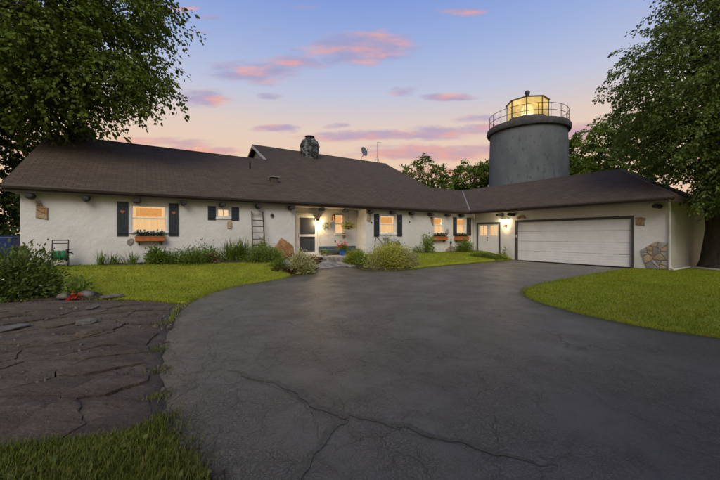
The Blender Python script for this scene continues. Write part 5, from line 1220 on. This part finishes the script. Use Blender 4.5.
# near left corner bed
x, y = gnd(26, 299); shrub('flowering_bush', 'large leafy bush with pale flowers at the edge of the rock ledge', 'shrub', x - .35, y + .1, 1.0, .7, 1.12, 'ash', .10, 7000, 130, flowers=M_WHITEP, nf=70, fsize=.03)
x, y = gnd(-30, 301); shrub('flowering_bush', 'dense dark leafy bush beside the large pale-flowered bush', 'shrub', x, y, .9, .7, 1.0, 'maple', .10, 4200, 131)
x, y = gnd(80, 297); shrub('weedy_plant', 'loose weedy green plant at the lawn edge above the ledge', 'plant', x, y, .34, .3, .52, 'light', .11, 320, 132, open_=.6)
x, y = gnd(66, 298); shrub('weedy_plant', 'yellowish weedy plant between the pale-flowered bush and the red flower', 'plant', x, y, .24, .2, .36, 'light', .08, 220, 133, open_=.6)
x, y = gnd(73.5, 300.5); shrub('red_flower', 'small red flower clump among the edging stones', 'flower', x, y, .11, .1, .17, 'mid', .05, 90, 134, flowers=M_RED, nf=46, fsize=.05)
M_PALEST = mat('pale_boulder', (.085, .078, .07), (.15, .138, .124), 5, .85, .02, 20, objrand=.15)
for k, (px, py, rx, ry, rz, lab) in enumerate(((87, 298.6, .16, .11, .085, 'pale edging stone right of the red flower'), (64, 300.0, .12, .09, .07, 'pale edging stone left of the red flower'), (113, 299.2, .22, .12, .04, 'flat pale stone at the lawn edge above the ledge'),
        (87.5, 328.5, .14, .085, .055, 'smooth bluish grey stone lying on the rock ledge'), (89.5, 339.5, .17, .11, .055, 'smooth brown stone lying on the rock ledge beside the bluish one'), (8, 334, .24, .15, .03, 'flat pale grey stone sunk in the rock ledge'), (93, 311, .16, .08, .03, 'small flat stone by the lawn end of the rock ledge'))):
    x, y = gnd(px, py); rock('stone', lab, 'stone', x, y, rx, ry, rz, k * 3.3, M_PALEST if k != 4 else M_ROCK, None, .5, (ledge_h(x, y) if k > 2 else g(x, y) + .05), .3 * k)
# ------------------------------------------------------------------ unseen trees added behind the camera to shade the near drive
for k, (x, y, s_, hh) in enumerate(((2.2, -5.6, 1.0, 9.0), (6.8, -4.8, 1., 10.2))):
    tree('street_tree', ['broad street-side tree at the mouth of the drive', 'broad street-side tree beside the one at the mouth of the drive'][k], x, y, hh, [(x, y, hh * .62, 4.4, 3.2, hh * .36), (x, y, hh * .3, 3.4, 2.6, hh * .2)], 560, 26, .34, 'mid', 200 + k, .25, 'street-side trees', spray=.9, limbs=8, twigs=0)
# ------------------------------------------------------------------ grass
def grass_mat():
    m = bpy.data.materials.new('grass_blade'); m.use_nodes = True; T = NT(m.node_tree); b = T.n['Principled BSDF']; o = T.n['Material Output']
    rnd = T.node('ShaderNodeNewGeometry').outputs['Random Per Island']; pos = T.node('ShaderNodeNewGeometry').outputs['Position']
    c = T.ramp(rnd, [(0, (.13, .20, .011)), (.45, (.235, .31, .016)), (.8, (.32, .375, .02)), (1, (.37, .34, .055))])
    patch = T.noise(pos, .9, 4, .6)
    c = T.mix(T.math('MULTIPLY', T.smooth(T.noise(pos, .45, 3), .48, .62), .35), c, (.13, .20, .010, 1)); c = T.mix(T.math('MULTIPLY', T.smooth(patch, .42, .66), .6), c, (.29, .28, .016, 1)); c = T.mix(T.math('MULTIPLY', T.smooth(T.noise(pos, 2.3, 3), .58, .72), .6), c, (.09, .14, .008, 1))
    T.link(c, b.inputs['Base Color']); b.inputs['Roughness'].default_value = .6; b.inputs['Specular IOR Level'].default_value = .15
    tl = T.node('ShaderNodeBsdfTranslucent'); T.link(c, tl.inputs[0]); mx = T.node('ShaderNodeMixShader'); mx.inputs[0].default_value = .35
    T.link(b.outputs[0], mx.inputs[1]); T.link(tl.outputs[0], mx.inputs[2]); T.link(mx.outputs[0], o.inputs[0]); return m
M_GRASS = grass_mat(); M_VERGE = leafmat('verge_blade', [(.055, .09, .009), (.105, .15, .014), (.16, .20, .022), (.20, .18, .055)], .3)
def grass(label, poly, dens, h, w, seed, fringe=0., far=None, zadd=.03, m=None):
    rng = np.random.RandomState(seed); A = np.array(poly); lo, hi = A.min(0), A.max(0); n = int(dens * np.prod(hi - lo))
    P = lo + rng.rand(n, 2) * (hi - lo); P = P[in_poly(P, A)]
    if far is not None: P = P[far(P)]
    n = len(P)
    z = np.array([g(x, y) + zadd + .025 * fbm(x, y, .8, 5.) for x, y in P]) - .006
    ht = h * rng.uniform(.5, 1.25, n) * (1 + .35 * np.array([nz(x, y, 1.9, 3.) for x, y in P])); q = rng.uniform(0, 6.2832, n); ln = rng.uniform(.1, .75, n) * ht
    dx, dy = np.cos(q), np.sin(q); sx, sy = -dy * w * .5 * rng.uniform(.7, 1.3, n), dx * w * .5; B = np.c_[P, z]
    mid = B + np.c_[dx * ln * .35, dy * ln * .35, ht * .62]; tip = B + np.c_[dx * ln, dy * ln, ht]; S = np.c_[sx, sy, np.zeros(n)]
    V = np.stack([B - S, B + S, mid + S * .8, mid - S * .8, tip], 1).reshape(-1, 3); i = np.arange(n)[:, None] * 5
    Fv = np.concatenate([i + np.array([0, 1, 2]), i + np.array([0, 2, 3]), i + np.array([3, 2, 4])], 1).reshape(-1, 3)
    o = raw_mesh('grass', V, Fv, m or M_GRASS); return tag(o, label, 'grass', kind='stuff')
inview = lambda m_: (lambda P: (np.abs(P[:, 0]) < 1.12 * P[:, 1] + .6) & (P[:, 1] > 0))
grass('mown grass between the rock ledge and the long house front', lawnL_poly, 1500, .036, .011, 301, far=inview(0))
grass('mown grass strip under the right-hand windows', lawnM_poly, 1100, .036, .014, 302, far=inview(0))
grass('mown grass island in front of the garage end', lawnR_poly, 1400, .042, .010, 303, far=inview(0))
grass('longer grass verge between the near ledge and the drive', verge_poly, 9000, .06, .006, 304, m=M_VERGE, far=lambda P: (P[:, 1] > 1.5) & (np.abs(P[:, 0]) < 1.15 * P[:, 1] + .4))
def tufts():
    rng = np.random.RandomState(9); pts = []
    for (px, py, r_, n) in ((163, 324, .12, 150), (157, 351, .10, 120), (160, 372, .10, 120), (159, 398, .10, 160), (163, 420, .12, 260), (168, 436, .14, 320), (178, 451, .12, 260), (190, 465, .12, 220), (120, 303, .2, 120), (60, 329, .12, 90), (30, 332, .15, 90), (45, 305, .2, 120), (100, 304, .2, 120), (172, 305, .12, 120)):
        c = np.array(gnd(px, py)); pts.append(c + rng.normal(size=(n, 2)) * r_ * .6)
    P = np.concatenate(pts); n = len(P); z = np.array([g(x, y) + .01 for x, y in P]); ht = .05 * rng.uniform(.4, 1.2, n); q = rng.uniform(0, 6.28, n); d = np.c_[np.cos(q), np.sin(q)]; B = np.c_[P, z]; S = np.c_[-d[:, 1], d[:, 0], 0 * q] * .003
    tip = B + np.c_[d * (ht * .5)[:, None], ht]; V = np.stack([B - S, B + S, tip], 1).reshape(-1, 3); o = raw_mesh('grass', V, np.arange(3 * n).reshape(-1, 3), M_VERGE); tag(o, 'weedy grass tufts in the joint between drive and rock ledge', 'grass', kind='stuff')
tufts()

# ------------------------------------------------------------------ loose stone chips, and blades leaning out over the lawn edges
def chips():
    rng = np.random.RandomState(77); A = np.array(ledge_poly); P = A.min(0) + rng.rand(2600, 2) * (A.max(0) - A.min(0)); P = P[in_poly(P, A)]
    P = P[np.array([noise.noise(Vector((x * 1.3 * DX[0] + y * 1.3 * DX[1], (x * DN[0] + y * DN[1]) * 3.4, 3.))) > .12 for x, y in P])]
    E = np.array([gnd(px + rng.normal() * 3.5, py + rng.normal() * 1.5) for px, py in EDGE_L[7:] for _ in range(26)])
    V = []; Fv = []; o = 0
    for (x, y), onl in [(p, 1) for p in P] + [(p, 0) for p in E]:
        z = ledge_h(x, y) if onl else g(x, y) + .012; r_ = rng.uniform(.006, .022) if rng.rand() < .92 else rng.uniform(.02, .045); q = rng.uniform(0, 6.28)
        d = [np.array([math.cos(q + t) * r_ * rng.uniform(.6, 1.3), math.sin(q + t) * r_ * rng.uniform(.6, 1.3), 0]) for t in (0, 1.4, 3.0, 4.6)]
        c = np.array([x, y, z]); top = [c + k * .62 + np.array([0, 0, r_ * rng.uniform(.4, .9)]) for k in d]; bot = [c + k - np.array([0, 0, .012]) for k in d]
        V += bot + top; Fv += [(o + i, o + (i + 1) % 4, o + 4 + (i + 1) % 4, o + 4 + i) for i in range(4)] + [(o + 4, o + 5, o + 6, o + 7)]; o += 8
    m = leafmat('stone_chip', [(.045, .034, .024), (.10, .08, .06), (.17, .15, .125), (.06, .045, .032)], 0., .9)
    tag(raw_mesh('stone_chips', V, Fv, m), 'loose stone chips strewn over the ledge and the drive edge', 'gravel', kind='stuff')
chips()
def fringe():
    rng = np.random.RandomState(78); pts = []
    for L, n, w in ((eL[:int(len(eL) * .62)], 150, .05), (eR, 150, .05), (eM, 110, .05), (G([(0, 301.3), (60, 299.4), (110, 299.9), (150, 301.4), (178, 303.8)]), 420, .05)):
        L = np.array(L)
        for a, b in zip(L[:-1], L[1:]):
            k = max(1, int(np.hypot(*(b - a)) * n)); t = rng.rand(k, 1); pts.append(a + (b - a) * t + rng.normal(size=(k, 2)) * w)
    P = np.concatenate(pts); P = P[(P[:, 1] > 3)]; n = len(P); z = np.array([g(x, y) + .008 for x, y in P]); ht = .055 * rng.uniform(.4, 1.3, n); q = rng.uniform(0, 6.28, n); d = np.c_[np.cos(q), np.sin(q)]; B = np.c_[P, z]; S = np.c_[-d[:, 1], d[:, 0], 0 * q] * .005
    tip = B + np.c_[d * (ht * .7)[:, None], ht]; V = np.stack([B - S, B + S, tip], 1).reshape(-1, 3)
    tag(raw_mesh('grass', V, np.arange(3 * n).reshape(-1, 3), M_GRASS), 'untrimmed grass fringe along the drive edges', 'grass', kind='stuff')
fringe()

def weeds():
    rng = np.random.RandomState(79); A = np.array(verge_poly); P = A.min(0) + rng.rand(9000, 2) * (A.max(0) - A.min(0)); P = P[in_poly(P, A) & (P[:, 1] > 1.5) & (np.abs(P[:, 0]) < 1.15 * P[:, 1] + .3)]
    P = P[np.array([nz(x, y, 3.2, 9.) > -.05 for x, y in P])]; n = len(P); C = np.c_[P, [g(x, y) + .045 + .03 * rng.rand() for x, y in P]]
    o = leaves('weeds', C, rnd_dirs(n, rng) * np.array([1, 1, .5]) + np.array([0, 0, .25]), .034, M_VERGE, None, rng, .75, .2); tag(o, 'low broad-leaved weeds growing through the near verge', 'weeds', kind='stuff')
weeds()

# ------------------------------------------------------------------ long seams and cracks across the drive
def seams():
    drive = bpy.data.objects['driveway']
    ms = mat('worn_seam', (.100, .090, .066), (.150, .136, .104), 38, .9, .012, 55, coord='w', c3=(.052, .046, .034), spec=.12); mc = mat('open_crack', (.045, .039, .030), (.075, .066, .050), 20, .95, coord='w')
    def ribbon(name, px, w, m, seed, dz):
        L = smooth_line(G(px), 14); L = [(x + .05 * fbm(x, y, 4.5, seed), y + .05 * fbm(x, y, 4.5, seed + 4)) for x, y in L]; V = []; n = len(L)
        for i, (x, y) in enumerate(L):
            a, b = np.array(L[max(i - 1, 0)]), np.array(L[min(i + 1, n - 1)]); d = (b - a) / (np.hypot(*(b - a)) + 1e-9); q = np.array([-d[1], d[0]]); e = min(1, i / 9, (n - 1 - i) / 9) * .95 + .05
            for sg in (-1, 1):
                p = np.array([x, y]) + q * sg * w * e * (.5 + .35 * fbm(x * 1.7, y * 1.7 + sg, 2.6, seed)); V.append((p[0], p[1], DR_Z(*p) + dz * (.35 + .65 * e)))
        F_ = [(2 * i, 2 * i + 1, 2 * i + 3, 2 * i + 2) for i in range(n - 1)]; o = raw_mesh(name, V, F_, m, drive); return o
    ribbon('sealed_seam', [(228, 371), (262, 380), (290, 390), (310, 402), (330, 412), (345, 417), (352, 419)], .055, ms, 1., .006)
    ribbon('sealed_seam', [(346, 419), (328, 433), (312, 453), (300, 484), (290, 520)], .055, ms, 2., .0065)
    ribbon('sealed_seam', [(340, 415), (376, 420), (420, 432), (470, 446), (560, 466)], .045, ms, 3., .007)
    for k, L in enumerate(([(208, 321), (214, 316), (220, 311.5)], [(222, 308.5), (229, 306), (236, 304)], [(238, 336), (247, 333), (258, 329)], [(330, 288), (350, 292), (372, 295.5), (410, 296), (450, 299)], [(440, 300), (455, 304), (475, 308)], [(232, 374), (262, 384), (288, 393), (308, 406)], [(380, 422), (430, 438), (490, 452)])):
        ribbon('crack', L, (.005 if k != 3 else .012), mc, 5. + k, .008)
seams()
